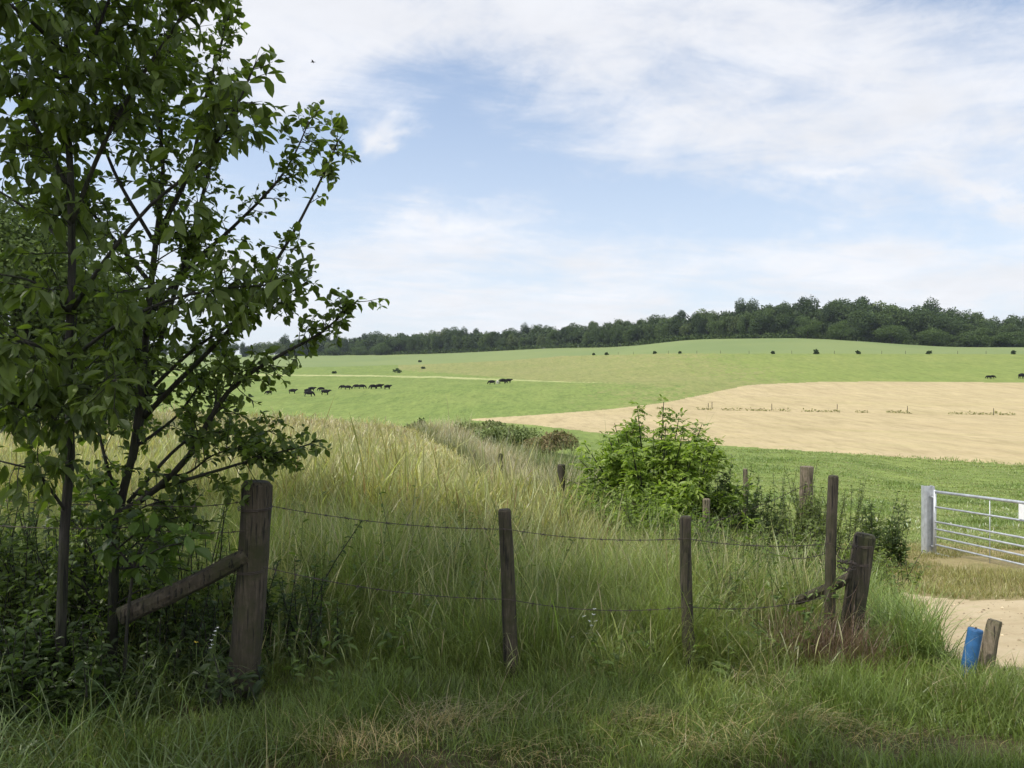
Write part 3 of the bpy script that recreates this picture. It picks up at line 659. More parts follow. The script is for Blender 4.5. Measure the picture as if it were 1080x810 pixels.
# overhanging tree left of the viewpoint: it shades the near fence
SUN_EL, SUN_AZ = math.radians(57), math.radians(-108)
SUNV = np.array([math.sin(SUN_AZ) * math.cos(SUN_EL), math.cos(SUN_AZ) * math.cos(SUN_EL), math.sin(SUN_EL)])
def overhang(name, label, base, crown_c, rx, ry, rz, nl, n):
    o = thing(name, label, 'tree', base)
    lob = [(l[0] - base[0], l[1] - base[1], l[2] - base[2], *l[3:]) for l in lobe_crown(*crown_c, rx, ry, rz, nl, .27, -.8)]
    m = MB(); c = np.array(crown_c) - np.array(base)
    tr = spline([(0, 0, -.3), (.1, .05, 2.2), (c[0] * .4, c[1] * .4, c[2] * .6), (c[0] * .9, c[1] * .9, c[2] + rz * .5)], 14); m.tube(tr, np.linspace(.24, .05, len(tr)), 10, jit=.05)
    for l in lob:
        q = tr[int(len(tr) * R.uniform(.45, .85))]; s = spline([q, (q + np.array(l[:3])) / 2 + [0, 0, .3], l[:3]], 8); m.tube(s, np.linspace(.07, .015, len(s)), 6, cap=False)
    m.build('trunk', BARK, o, True)
    cr = MB(); crown(cr, lob, n, .16, (.028, .045, .016), (.055, .085, .025), .6, .6); cr.build('crown', LEAF, o)
def shade_centre(x, y, h): return (x + SUNV[0] / SUNV[2] * h, y + SUNV[1] / SUNV[2] * h, h)
overhang('maple_tree', 'tall broad tree overhanging the fence from the left', (-7.4, 2.2, 0), shade_centre(-2.1, 5.7, 8.2), 3.1, 2.9, 1.9, 26, 9500)
overhang('ash_tree', 'tall tree standing beside the viewpoint', (-3.6, -2.6, 0), shade_centre(.3, 3.3, 9.0), 2.1, 1.4, 1.4, 10, 1600)

# big round tree in the meadow at the left, and its neighbours
crown_tree('hedgerow_tree', 'big round bushy tree in the meadow at the left edge', G(22, 42), 12.0, 5.5, .1, .3, 85000, .2, (.055, .085, .026), (.13, .175, .05), 40, .34, 'big trees by the meadow')
crown_tree('hedgerow_tree', 'lower bushy tree behind the saplings beside the big round tree', G(92, 46), 7.8, 3.2, .1, .2, 36000, .2, (.052, .082, .026), (.12, .165, .048), 30, .36, 'big trees by the meadow')

# ------------------------------------------------------------------ wood along the ridge: individual trees
protos = []
WG = 'trees of the wood along the ridge'
WL = ['dark green broad round-crowned tree in the wood along the ridge', 'mid green domed tree in the wood along the ridge', 'taller narrow-crowned tree in the wood along the ridge', 'pale olive open-crowned tree in the wood along the ridge', 'low bushy tree at the edge of the wood along the ridge']
WC = [((.042, .068, .028), (.082, .118, .042)), ((.055, .088, .032), (.105, .145, .05)), ((.036, .058, .029), (.07, .10, .042)), ((.070, .098, .038), (.13, .165, .062)), ((.055, .088, .03), (.105, .15, .048))]
shape = [(20, 8.6, .2), (20, 7.4, .4), (20, 6.2, .5), (20, 7.6, .6), (20, 10.5, .1)]
for k in range(10):
    q = k % 5; Hh, rr, th = shape[q]
    protos.append(crown_tree('woodland_tree', WL[q], (0, 0, -500), Hh, rr * R.uniform(.92, 1.1), th, .4, 7000, .78, *WC[q], 17, .42, WG))
used = [False] * 10
base_py = lambda px: np.interp(px, [-300, 330, 450, 550, 640, 700, 750, 820, 860, 900, 950, 1000, 1080, 1300], [377, 377, 374, 368.5, 362, 358.5, 356.5, 355, 357, 361, 364, 366, 367, 368])
top_py = lambda px: np.interp(px, [-300, 330, 400, 450, 500, 550, 600, 650, 700, 750, 800, 850, 900, 950, 985, 1000, 1030, 1050, 1080, 1300], [352, 356, 351, 349, 347, 346, 344, 339, 332, 326, 320, 318, 317, 317, 325, 329, 331, 334, 335, 336])
fdist = lambda px: np.interp(px, [-300, 350, 550, 700, 820, 1080, 1300], [660, 650, 580, 480, 436, 440, 440])
def place_wood(px, d, top, q, label=None, wide=1.0):
    x = (px - CX) / F * d; zg = float(height(x, d)); ht = max(5.0, EYE + (CY - top) / F * d - zg)
    k = q + 5 * int(R.integers(0, 2)); s = ht / 20.0
    sc = (s * wide, s * wide, s)
    if not used[k]:
        o = protos[k]; o.location = (x, d, zg); o.scale = sc; o.rotation_euler = (0, 0, R.uniform(0, 6.28)); used[k] = True
        if label: o['label'] = label
    else: copy_thing(protos[k], (x, d, zg), R.uniform(0, 6.28), sc, label or WL[q], WG)
px = 40.0; 
while px < 1150:
    d = float(fdist(px)); wpx = np.interp(d, [430, 650], [12.5, 9.0])
    q = int(R.choice(4, p=[.34, .32, .2, .14]))
    place_wood(px, d + R.uniform(4, 16), float(top_py(px)) + R.uniform(1.5, 6.5) + .1 * (base_py(px) - top_py(px)), q)
    px += wpx * R.uniform(.7, 1.25)
px = 300.0
while px < 1130:                                          # the taller rank behind
    d = float(fdist(px)) + R.uniform(22, 40); q = int(R.choice(4, p=[.36, .3, .22, .12]))
    place_wood(px, d, float(top_py(px)) + R.uniform(-1.8, 2.2), q)
    px += np.interp(d, [430, 650], [15, 11]) * R.uniform(.8, 1.25)
for px_, top, wd, lb in ((886, 341, 1.25, 'rounded pale bushy tree standing forward of the wood at its right part'), (852, 337, 1.0, 'dark rounded tree at the wood edge beside the pale bushy one'),
                     (941, 343, 1.5, 'broad low bush at the wood edge near its right end'), (985, 348, 1.8, None), (1030, 348, 1.7, None), (1068, 350, 1.8, None), (380, 366, 1.6, None), (402, 363, 1.6, None), (352, 366, 1.6, None)):
    place_wood(px_, float(fdist(px_)) - 6, top, 4, lb, wd * 1.1)
# forest-edge hedge bank
mb = MB()
for px_ in np.arange(330, 1140, 3.0):
    d = float(fdist(px_)) - 2 + R.uniform(-1, 3); p = G(px_, d)
    crown(mb, [(p[0], p[1] + 3, p[2] + 1.0, 2.6, 3, R.uniform(1.2, 3.0))], 60, .9, (.04, .065, .022), (.085, .12, .036))
tag(mb.build('undergrowth', FARLEAF), 'low scrub along the foot of the distant wood', None, None, 'stuff')

mb = MB()                                                 # the wood's dense interior
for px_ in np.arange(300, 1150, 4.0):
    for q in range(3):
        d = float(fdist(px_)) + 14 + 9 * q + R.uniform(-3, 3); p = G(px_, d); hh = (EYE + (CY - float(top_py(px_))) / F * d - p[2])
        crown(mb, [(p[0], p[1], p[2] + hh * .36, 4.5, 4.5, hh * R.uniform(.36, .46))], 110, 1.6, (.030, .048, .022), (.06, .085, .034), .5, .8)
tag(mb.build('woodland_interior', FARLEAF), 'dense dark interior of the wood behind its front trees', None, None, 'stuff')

# ------------------------------------------------------------------ small shrubs out in the fields
def shrub(name, label, p, w, h, n, size, lo, hi, group=None, mat=None, lob=10, stems=5, cat='shrub', lr=.42, core=None):
    o = thing(name, label, cat, tuple(p), group)
    lb = lobe_crown(0, 0, h * .5, w / 2, w / 2, h * .5, lob, lr, -.7)
    m = MB()
    for k in range(stems):
        l = lb[k % len(lb)]; s = spline([(0, 0, -.05), (l[0] * .5, l[1] * .5, l[2] * .55), (l[0], l[1], l[2])], 6); m.tube(s, np.linspace(h * .02, h * .006, len(s)), 5, cap=False)
    m.build('stem', BARK, o, True)
    c = MB(); crown(c, lb, n, size, lo, hi, .75); c.build('foliage', mat or FARLEAF, o)
    return o
DK = ((.03, .05, .018), (.06, .09, .028))
fieldbush = [(626, 374, 2.2, 'small dark shrub on the field boundary, leftmost of a close pair'), (640, 374, 2.6, 'small dark shrub on the field boundary, right one of a close pair'), (691, 373.5, 2.0, 'tiny shrub on the boundary below the crest'),
             (717, 373.5, 1.6, 'tiny low shrub right of the crest boundary'), (861, 372.5, 4.2, 'largest dark shrub on the field boundary below the wood'), (905, 373, 3.0, 'round dark shrub right of the largest boundary shrub'),
             (980, 373.5, 3.4, 'dark shrub on the boundary below the broad wood edge bush'), (1068, 374, 3.0, 'dark shrub on the boundary near the right edge'), (815, 372.5, 1.8, 'thin sapling shrub on the boundary below the high wood')]
for px_, py_, s, lb in fieldbush:
    d = float(crop_near(px_)) - 1; s *= .38; shrub('field_shrub', lb, G(px_, d), s, s * .95, 260, .6, *DK, 'shrubs along the far field boundary', None, 6, 3)
for px_, py_, s, lb in ((419, 393.5, 3.2, 'flat dark shrub patch in the pasture above the herd'), (446, 389, 1.6, 'lone small shrub far up the cattle pasture'), (353, 394, 1.4, 'lone tiny shrub in the pasture left above the herd'), (443, 382, 1.4, 'tiny shrub on the crop field edge at the left')):
    d = d_of(px_, py_, 180, 600); shrub('field_shrub', lb, G(px_, d), s, s * .6, 200, .6, *DK, 'shrubs scattered over the far pasture', None, 6, 3)
# bushes along the meadow edge
p = G(441, 60); shrub('hawthorn_bush', 'small dark round bush at the far end of the meadow edge', p, 1.4, .95, 1000, .14, (.05, .075, .025), (.10, .14, .045), None, None, 9)
p = G(578, 42); shrub('hawthorn_bush', 'low bush with reddish brown shoots on the weedy margin', p, 2.5, 1.25, 5200, .11, (.10, .125, .045), (.24, .175, .095), None, None, 14)
p = G(535, 44); shrub('nettle_patch', 'grey-green patch of tall weeds left of the reddish bush', p, 3.2, 1.3, 4200, .13, (.12, .16, .06), (.22, .26, .10), None, None, 12)
p = G(512, 52); shrub('nettle_patch', 'grey-green weeds at the far end of the margin', p, 3.0, 1.2, 3000, .14, (.13, .165, .065), (.24, .27, .11), None, None, 12)
# a few dark dung or molehill specks in bright pasture stay in the material

# ------------------------------------------------------------------ elder bush and brambles in the middle
def compound(mb, pos, axis, n_l, leaf, lo, hi):
    """pinnate leaves: leaflets in pairs along a drooping stalk"""
    n = len(pos); axis = unit(axis)
    side = unit(np.cross(axis, np.array([0, 0, 1.0]) + .2 * rdir(n)))
    for j in range(n_l):
        t = .35 + .2 * (j // 2); sg = 1 if j % 2 else -1
        if j == n_l - 1: d = axis; t = .35 + .2 * (n_l // 2)
        else: d = unit(axis * .45 + sg * side)
        L = leaf * np.exp(R.normal(0, .12, n))
        P_ = pos + axis * (t * leaf * 2.0)[..., None] if not np.isscalar(t) else pos + axis * (t * leaf * 2.0) - np.array([0, 0, 1.0]) * (t * t * leaf * .8)
        u = R.random((n, 1)); col = (np.array(lo) * (1 - u) + np.array(hi) * u)
        leaves(mb, P_, unit(d - [0, 0, .35]), unit(np.array([0, 0, 1.0]) + .35 * rdir(n)), L, .42, col)
def elder():
    d = 12.2; base = G(690, d); o = thing('elder_bush', 'big bright green leafy elder bush in the fence line', 'bush', tuple(base))
    m = MB(); lf = MB()
    tips = []
    for k in range(95):
        a = R.uniform(0, 6.28); tilt = abs(R.normal(0, .72)); L = R.uniform(1.3, 2.15) * (1 - .22 * min(tilt, 1.2))
        dv = np.array([math.sin(tilt) * math.cos(a) * 1.05, math.sin(tilt) * math.sin(a), math.cos(tilt)])
        s = np.array([math.cos(a), math.sin(a), 0]) * R.uniform(0, .35)
        pts = spline([s, s + dv * L * .5 + [0, 0, .12], s + dv * L + [0, 0, -.05]], 8)
        m.tube(pts, np.linspace(.018, .005, len(pts)), 5, cap=False)
        n = 40; t = R.uniform(.25, 1, n); idx = t * (len(pts) - 1); i = np.minimum(idx.astype(int), len(pts) - 2); f = (idx - i)[:, None]
        q = pts[i] * (1 - f) + pts[i + 1] * f
        compound(lf, q, unit(dv * .6 + rdir(n)), 7, .092, (.15, .22, .042), (.33, .42, .085))
    for (px_, py_) in ((672, 428), (700, 424), (716, 440), (660, 455), (642, 462), (740, 448), (748, 466)):
        tip = at(px_, py_, d - R.uniform(-.2, .3)) - base; pts = spline([(tip[0] * .25, tip[1] * .25, .5), tip * [.7, .7, .68], tip], 9)
        m.tube(pts, np.linspace(.016, .005, len(pts)), 5, cap=False)
        n = 34; idx = R.uniform(.4, 1, n) * (len(pts) - 1); i = np.minimum(idx.astype(int), len(pts) - 2); f = (idx - i)[:, None]
        compound(lf, pts[i] * (1 - f) + pts[i + 1] * f, unit(unit(tip) * .7 + rdir(n)), 7, .08, (.12, .18, .042), (.27, .36, .085))
    m.build('stem', BARK, o, True); lf.build('foliage', LEAF, o)
elder()
def leafy_mound(name, label, px_, d, w, dp, h, n, leaf, lo, hi, stalks=0, cat='plant'):
    b = G(px_, d); o = thing(name, label, cat, tuple(b)); m = MB(); lf = MB()
    k = max(8, stalks)
    tot = []
    for _ in range(k):
        a = R.uniform(0, 6.28); r = math.sqrt(R.random()); s = np.array([math.cos(a) * r * w / 2, math.sin(a) * r * dp / 2, 0]); hh = h * (1 - .55 * r * r) * R.uniform(.65, 1.12)
        s[2] = float(height(b[0] + s[0], b[1] + s[1])) - b[2]
        e = s + [R.normal(0, .18) * hh, R.normal(0, .18) * hh, hh]; pts = spline([s, (s + e) / 2 + R.normal(0, .03, 3), e], 7); m.tube(pts, np.linspace(.006, .002, len(pts)), 4, cap=False)
        nn = max(3, n // k); idx = R.uniform(.12, 1, nn) ** .7 * (len(pts) - 1); i = np.minimum(idx.astype(int), len(pts) - 2); f = (idx - i)[:, None]
        q = pts[i] * (1 - f) + pts[i + 1] * f; ln = leaf * np.exp(R.normal(0, .25, nn)) * (1.15 - .5 * idx / (len(pts) - 1))
        u = R.random((nn, 1)); leaves(lf, q, unit(rdir(nn, -.5, .7)), unit(np.array([0, 0, 1.0]) + .6 * rdir(nn)), ln, .42, np.array(lo) * (1 - u) + np.array(hi) * u)
    m.build('stems', BARK, o, True); lf.build('foliage', LEAF, o); return o
leafy_mound('bramble_bush', 'dense light green bramble mound in front of the elder', 655, 10.5, 2.5, 1.8, 1.05, 9500, .07, (.14, .20, .045), (.30, .39, .095), 210)
leafy_mound('bramble_bush', 'low light green weeds left of the elder bush', 632, 11.2, 1.0, 1.0, 1.05, 3400, .07, (.14, .19, .045), (.29, .37, .095), 110)
leafy_mound('bramble_bush', 'scrub on the shaded right side of the elder, shade put into its dark leaf colours', 764, 12.2, 1.3, 1.1, 1.4, 6500, .075, (.04, .065, .02), (.095, .135, .038), 130)  # darker leaf colours paint the shaded right side of the elder
leafy_mound('nettle_patch', 'bright green nettles beside the grey post below the elder', 735, 9.6, 1.5, 1.4, .72, 3400, .075, (.09, .14, .036), (.20, .28, .07), 130)
leafy_mound('nettle_patch', 'tall thin weeds around the thick sawn post', 858, 12.8, 2.8, 1.2, 1.3, 6500, .06, (.10, .14, .05), (.22, .26, .095), 120)
leafy_mound('dock_plant', 'dark green upright bushy weed left of the steel gate post', 930, 12.2, .7, .6, 1.15, 1300, .085, (.05, .08, .026), (.12, .165, .05), 26)
leafy_mound('nettle_patch', 'green nettles between the thin post and the slim brown post', 800, 8.0, 2.6, 2.2, .62, 4200, .07, (.09, .13, .036), (.19, .25, .075), 170)
leafy_mound('nettle_patch', 'mixed green weeds behind the slim brown post', 850, 10.2, 2.8, 1.8, .66, 3400, .065, (.11, .15, .045), (.24, .29, .09), 150)
leafy_mound('nettle_patch', 'dark nettles at the left edge below the large-leaved tree', 25, 4.0, .9, .5, .62, 2000, .075, (.04, .065, .02), (.09, .135, .038), 90)
leafy_mound('nettle_patch', 'leafy weeds under the sloping brace of the corner post', 175, 4.65, .9, .6, .48, 1200, .06, (.035, .055, .018), (.08, .12, .035), 60)
leafy_mound('bramble_bush', 'leafy bramble tangle between the two slender stems at the left', 96, 5.0, 1.0, .8, 1.0, 3200, .06, (.06, .09, .024), (.14, .195, .05), 90)
leafy_mound('bramble_bush', 'leafy bramble tangle at the left edge behind the large-leaved tree', 14, 5.2, 1.0, .8, 1.15, 3200, .065, (.06, .09, .024), (.14, .195, .05), 90)
leafy_mound('bramble_bush', 'light leafy twigs behind the sloping brace', 195, 5.2, .9, .7, .95, 1700, .055, (.08, .115, .03), (.17, .23, .06), 60)
leafy_mound('nettle_patch', 'dark nettles hiding the foot of the two slender stems', 70, 4.15, .7, .45, .5, 1500, .07, (.05, .08, .022), (.11, .16, .042), 70)
leafy_mound('nettle_patch', 'pale green weeds hiding the foot of the thick sawn post', 853, 12.95, 1.1, .5, 1.12, 2400, .06, (.12, .16, .055), (.26, .30, .11), 70)
leafy_mound('bindweed_plant', 'climbing weed with broad leaves at the foot of the corner post', 240, 4.22, .3, .2, .36, 90, .085, (.05, .075, .03), (.095, .13, .05), 12)
leafy_mound('thistle_plant', 'feathery dark weed right of the thick corner post', 318, 5.0, .55, .4, .78, 900, .045, (.05, .08, .025), (.09, .13, .04), 16)

mb = MB()                                                 # broad-leaved weeds scattered through the long grass
x, y, px = wedge(1900, 4.5, 11, -40, 860); k = keep_tall(x, y) & (noise2(x, y, .9, 111) > .45); x, y = x[k], y[k]
for a, b in zip(x, y):
    z = float(height(a, b)); hh = .5 * math.exp(R.normal(0, .25)) * min(1, (y_ := (b - 4.0) / 1.6) + .2); l = R.normal(0, .12, 2)
    mb.tube(np.array([(a, b, z), (a + l[0] * .4, b + l[1] * .4, z + hh * .6), (a + l[0], b + l[1], z + hh)]), [.003, .0025, .0015], 4, (.10, .13, .045), cap=False)
    nn = 14; t = R.uniform(.15, 1, nn); u = R.random((nn, 1))
    leaves(mb, np.stack([a + l[0] * t, b + l[1] * t, z + hh * t], -1), unit(rdir(nn, -.4, .7)), unit(np.array([0, 0, 1.0]) + .6 * rdir(nn)), .055 * np.exp(R.normal(0, .3, nn)) * (1.3 - .7 * t), .4, np.array((.08, .12, .03)) * (1 - u) + np.array((.18, .25, .065)) * u)
tag(mb.build('weeds', LEAF), 'broad-leaved weeds scattered through the long grass', None, None, 'stuff')

# reddish dry stems round the strainer
g = Grass(); x = R.normal(1.93, .16, 900); y = R.normal(5.02, .14, 900); n = len(x)
g.add(np.stack([x, y, height(x, y)], -1), .26 * np.exp(R.normal(0, .3, n)), .004 * np.ones(n), R.uniform(0, 6.28, n), R.uniform(.3, 2.0, n), var((.11, .075, .045), n), var((.19, .125, .085), n), segs=5, droop=1.5)
x = R.normal(1.35, .4, 700); y = R.normal(5.5, .35, 700); n = len(x)
g.add(np.stack([x, y, height(x, y)], -1), .36 * np.exp(R.normal(0, .3, n)), .004 * np.ones(n), R.uniform(0, 6.28, n), R.uniform(.3, 1.9, n), var((.12, .095, .045), n), var((.24, .175, .10), n), segs=5, droop=1.5)
g.build('reddish_grass', 'reddish brown dead grass round the foot of the leaning strainer post')

# white-flowered stalks in the middle of the fence
PETAL = plain_mat('white_petals', (.8, .8, .78), .6, 0, .05)
YELLOW = plain_mat('yellow_petals', (.8, .6, .04), .6, 0, .1)
def flower_plant(name, label, px_, d, h, heads, mat, fr=.013):
    b = G(px_, d); o = thing(name, label, 'flower', tuple(b)); m = MB(); f = MB()
    for (qx, qy) in heads:
        tip = at(qx, qy, d + R.uniform(-.05, .05)) - b; pts = spline([(0, 0, 0), tip * [.5, .5, .6], tip], 7); m.tube(pts, .0022, 4, (.12, .17, .05), cap=False)
        for k in range(6):
            a = k * 1.047 + R.random(); dr = np.array([math.cos(a), math.sin(a) * .6, R.uniform(-.3, .6)]); s = unit(np.cross(dr, [0, 0, 1.0]))
            f.add([tip, tip + dr * fr * .6 + s * fr * .4, tip + dr * fr * 1.1, tip + dr * fr * .6 - s * fr * .4], [np.array([[0, 1, 2, 3]])])
    m.build('stem', GRASS, o); f.build('blossom', mat, o)
flower_plant('campion_flower', 'white flowered stalks in the long grass between the two thin posts', 610, 5.0, .5, [(627, 642), (626, 648), (622, 655), (624, 660), (620, 668), (622, 668), (604, 672), (660, 686), (663, 688), (616, 650), (628, 655)], PETAL, .012)
flower_plant('campion_flower', 'white flower spike left of the thick corner post base', 222, 4.2, .4, [(229, 662), (227, 666), (226, 670), (223, 675), (224, 680), (222, 683)], PETAL, .009)
flower_plant('buttercup_flower', 'single yellow flower left of the thick corner post', 208, 4.2, .3, [(207, 677)], YELLOW, .011)

# ------------------------------------------------------------------ posts
def post(name, label, top, base, r_top, r_base, mat, group=None, chamfer=.3, sides=14, cat='post', square=False, wire_y=()):
    base = np.array(base); top = np.array(top) - base; o = thing(name, label, cat, tuple(base), group)
    m = MB(); n = 12; t = np.linspace(-.12, 1, n); L = np.linalg.norm(top)
    q_ = R.uniform(0, 6.28, 2); bend = .007 * np.stack([np.sin(t * 3.5 + q_[0]), np.sin(t * 3 + q_[1]), 0 * t], -1); bend -= bend[-1] * t[:, None]
    pts = top[None] * t[:, None] + bend * L; rad = (r_base + (r_top - r_base) * t) * (1 + R.normal(0, .012, n))
    pts = np.vstack([pts, top * (1 + r_top * chamfer / L)]); rad = np.append(rad, r_top * .8)
    m.tube(pts, rad, 4 if square else sides, jit=.012)
    b = m.build('shaft', mat, o, False)
    return o
FG = 'wooden posts of the near wire fence'
lp = post('corner_post', 'thick round weathered corner post with a sloping brace, left of the fence', at(271, 512, 4.4), G(254, 4.4) + [0, 0, -.02], .077, .083, POSTW, FG)
for k, o in enumerate(lp.children): o.name = 'shaft'
# brace and its wraps of wire are nailed to the post
def brace(parent, a, b, r0, r1, mat):
    inv = np.array(parent.location); m = MB(); pts = spline([a - inv, (a + b) / 2 - inv + [0, 0, -.01], b - inv], 9); m.tube(pts, np.linspace(r0, r1, len(pts)), 9, jit=.04); return m.build('brace', mat, parent)
brace(lp, at(262, 585, 4.36), at(128, 650, 4.3), .045, .05, POSTW)
def wrap(parent, c, r):
    inv = np.array(parent.location); m = MB(); a = np.linspace(0, 2 * math.pi, 21); p = np.array(c) - inv
    for dz in (0, .008): m.tube(np.stack([p[0] + r * np.cos(a), p[1] + r * np.sin(a), p[2] + dz + .006 * np.sin(a)], -1), .0022, 4, cap=False)
    return m.build('wire_wrap', WIREM, parent)
wrap(lp, at(269, 536, 4.4), .0875); wrap(lp, at(263, 601, 4.4), .089)
post('fence_post', 'round grey-brown fence post leaning left in the middle of the fence', at(532, 539, 4.75), at(541, 716, 4.75), .038, .045, POSTW, FG)
post('fence_post', 'thin straight dark fence post right of the white flowers', at(723, 546, 4.75), at(726, 724, 4.75), .031, .036, POSTW, FG)
post('fence_post', 'slim tall brown fence post chained to the leaning strainer', at(879, 503, 5.2), at(874, 694, 5.2), .031, .035, POSTW, FG)
sp = post('strainer_post', 'thick short strainer post leaning right with chain and brace', at(912, 566, 5.3), at(890, 702, 5.3), .066, .074, POSTW, FG)
brace(sp, at(898, 608, 5.3), at(838, 634, 5.5), .034, .03, POSTW)
wrap(sp, at(905, 594, 5.3), .073); wrap(sp, at(909, 575, 5.3), .071)
# stubs by the track
o = thing('stub_post', 'short leaning squared wooden stub beside the blue tube', 'post', tuple(at(1036, 716, 4.95)))
m = MB(); b = at(1036, 716, 4.95); t_ = at(1049, 656, 4.95) - b + np.array([.0, 0, 0]); 
m.tube(np.array([t_ * -.25, t_ * .3 + [.004, 0, 0], t_ * .7, t_, t_ * 1.03]), [.050, .049, .047, .047, .041], 4, jit=.05); m.build('shaft', POSTL, o)
o = thing('marker_tube', 'bright blue plastic tube standing in grass by the track', 'marker', tuple(at(1019, 716, 4.85)))
b = at(1019, 716, 4.85); t_ = at(1029, 664, 4.85) - b; m = MB(); m.tube(np.array([t_ * -.2, t_ * .5, t_]), .041, 20, cap=False)
m.tube(np.array([t_, t_ * .96]), [.037, .036], 20); a = np.arange(20); m.build('tube', BLUEM, o, True)
m = MB(); m.tube(np.array([t_ * .975, t_ * 1.012]), [.0425, .039], 20); m.build('cap', BLUEM, o)
m = MB(); m.tube(np.array([t_ * 1.0, t_ * 1.05]), [.005, .004], 6); m.build('bolt', WIREM, o)

SG = 'posts of the second fence line'
post('fence_post', 'dark post left of the elder bush on the second fence line', at(592, 491, 12.6), G(592, 12.6), .062, .064, POSTW, SG)
post('fence_post', 'small dark weathered post in the pale grass, second from the elder bush', at(528, 479, 20), G(529, 20), .055, .06, POSTW, SG)
post('fence_post', 'small grey post in pale grass, farthest visible one of the second fence', at(500, 475, 27), G(501, 27), .055, .06, POSTL, SG)
post('fence_post', 'grey post in the nettles below the elder bush', at(745, 527, 10.6), G(744, 10.6), .045, .05, POSTL, SG)
post('fence_post', 'thin grey post right of the shade-coloured elder scrub', at(786, 495, 14.5), G(786, 14.5), .04, .045, POSTL, SG)
post('fence_post', 'thick pale sawn post rising from tall weeds', at(851, 492, 13.6), G(851, 13.6), .105, .11, POSTL, SG, 0.05, 10)
# fence across the mown field: a row of thin stakes
HG = 'thin stakes across the tan hay field'
for px_, py_, lb in ((747, 432.5, 'thin stake in the tan field, first right of the elder tips'), (751, 431, 'thin stake close beside another above the elder bush'), (814, 433, 'thin stake in the tan field, middle of the row'), (883, 433.5, 'thin stake in the tan field right of the middle one'), (957, 435.5, 'thin stake in the tan field above the dark upright weed'), (1048, 438, 'thin stake in the tan field near the right edge')):
    d = d_of(px_, py_, 80, 220); p = G(px_, d); post('field_stake', lb, p + [0, 0, 1.15], p, .05, .055, POSTW, HG, .2, 7)
BGp = 'far boundary fence stakes'
kk = 0
for px_ in (652, 668, 705, 735, 760, 790, 835, 880, 930, 955, 1010, 1040):
    d = float(crop_near(px_)) - .5; p = G(px_, d); post('boundary_stake', 'tiny weathered stake on the far fence below the crop field', p + [0, 0, 1.3], p, .07, .075, POSTW, BGp, .2, 6)
mb = MB()
for px_ in np.arange(690, 1100, 2.0):
    if noise2(np.array([px_]), np.array([0.]), 14, 5)[0] < .45: continue
    d = d_of(px_, np.interp(px_, [690, 1100], [431.5, 438.5]), 80, 220) + R.uniform(-.5, .5); p = G(px_, d)
    crown(mb, [(p[0], p[1], p[2] + .1, .45, .4, R.uniform(.12, .35))], 8, .28, (.20, .20, .085), (.34, .31, .15))
tag(mb.build('field_weeds', FARLEAF), 'sparse weeds along the stakes across the tan hay field', None, None, 'stuff')

# ------------------------------------------------------------------ barbed wire
def strand(label, pts, sag=.02, r=.0021, group='barbed wire strands'):
    p = []
    for a, b in zip(pts[:-1], pts[1:]):
        t = np.linspace(0, 1, 16, endpoint=False)[:, None]; q = a + (b - a) * t; q[:, 2] -= sag * 4 * (t * (1 - t))[:, 0]; p.append(q)
    p = np.vstack(p + [pts[-1][None]]); m = MB(); m.tube(p, r, 5)
    seg = np.linalg.norm(np.diff(p, axis=0), axis=1); s = np.concatenate([[0], np.cumsum(seg)])
    for q in np.arange(.06, s[-1], .11):
        c = np.array([np.interp(q, s, p[:, k]) for k in range(3)])
        for _ in range(2):
            d = unit(rdir(1)[0]) * .016; m.tube(np.array([c - d, c + d]), .0014, 3)
        m.tube(np.array([c - [.006, 0, 0], c + [.006, 0, 0]]), r * 1.9, 5)
    o = m.build('barbed_wire', WIREM); tag(o, label, 'barbed wire', group); return o
strand('top barbed wire strand from corner post to strainer post', [at(287, 534, 4.33), at(534, 558, 4.70), at(724, 568, 4.71), at(877, 573, 5.16), at(905, 575, 5.23)], .03)
strand('lower barbed wire strand of the fence half hidden in grass', [at(278, 598, 4.32), at(536, 632, 4.70), at(725, 640, 4.71), at(876, 628, 5.16), at(903, 622, 5.23)], .04)
strand('barbed wire running left from the corner post top', [at(262, 528, 4.32), at(150, 532, 4.3), at(-60, 521, 4.3)], .02)
strand('second barbed wire running left from the corner post', [at(258, 560, 4.32), at(140, 556, 4.35), at(-60, 549, 4.35)], .02)
strand('barbed wire along the second fence past the grey post', [at(592, 503, 12.55), at(745, 552, 10.55), at(851, 510, 13.5)], .05, .004)
strand('slack wire dropping from strainer post into the grass', [at(905, 578, 5.22), at(880, 580, 5.3), at(800, 575, 7.0), at(745, 548, 10.5)], .08, .002)
# chain
m = MB(); a, b = at(884, 592, 5.17), at(902, 594, 5.22); N = 7
for k in range(N):
    c = a + (b - a) * (k + .5) / N; th = np.linspace(0, 2 * math.pi, 13); ax = unit(b - a); w = np.array([0, 0, 1.0]) if k % 2 else np.array([0, 1.0, 0]); L_ = np.linalg.norm(b - a) / N * .75
    m.tube(c + np.cos(th)[:, None] * ax * L_ + np.sin(th)[:, None] * w * .011, .0042, 5, cap=False)
for dz in (-.03,):
    for k in range(N):
        c = a + (b - a) * (k + .5) / N + np.array([0, 0, dz - .02 * math.sin(k / (N - 1) * math.pi)]); th = np.linspace(0, 2 * math.pi, 13); w = np.array([0, 0, 1.0]) if k % 2 == 0 else np.array([0, 1.0, 0])
        m.tube(c + np.cos(th)[:, None] * ax * L_ + np.sin(th)[:, None] * w * .011, .0042, 5, cap=False)
tag(m.build('chain', WIREM), 'dark rusty chain tying the slim post to the leaning strainer', 'chain')

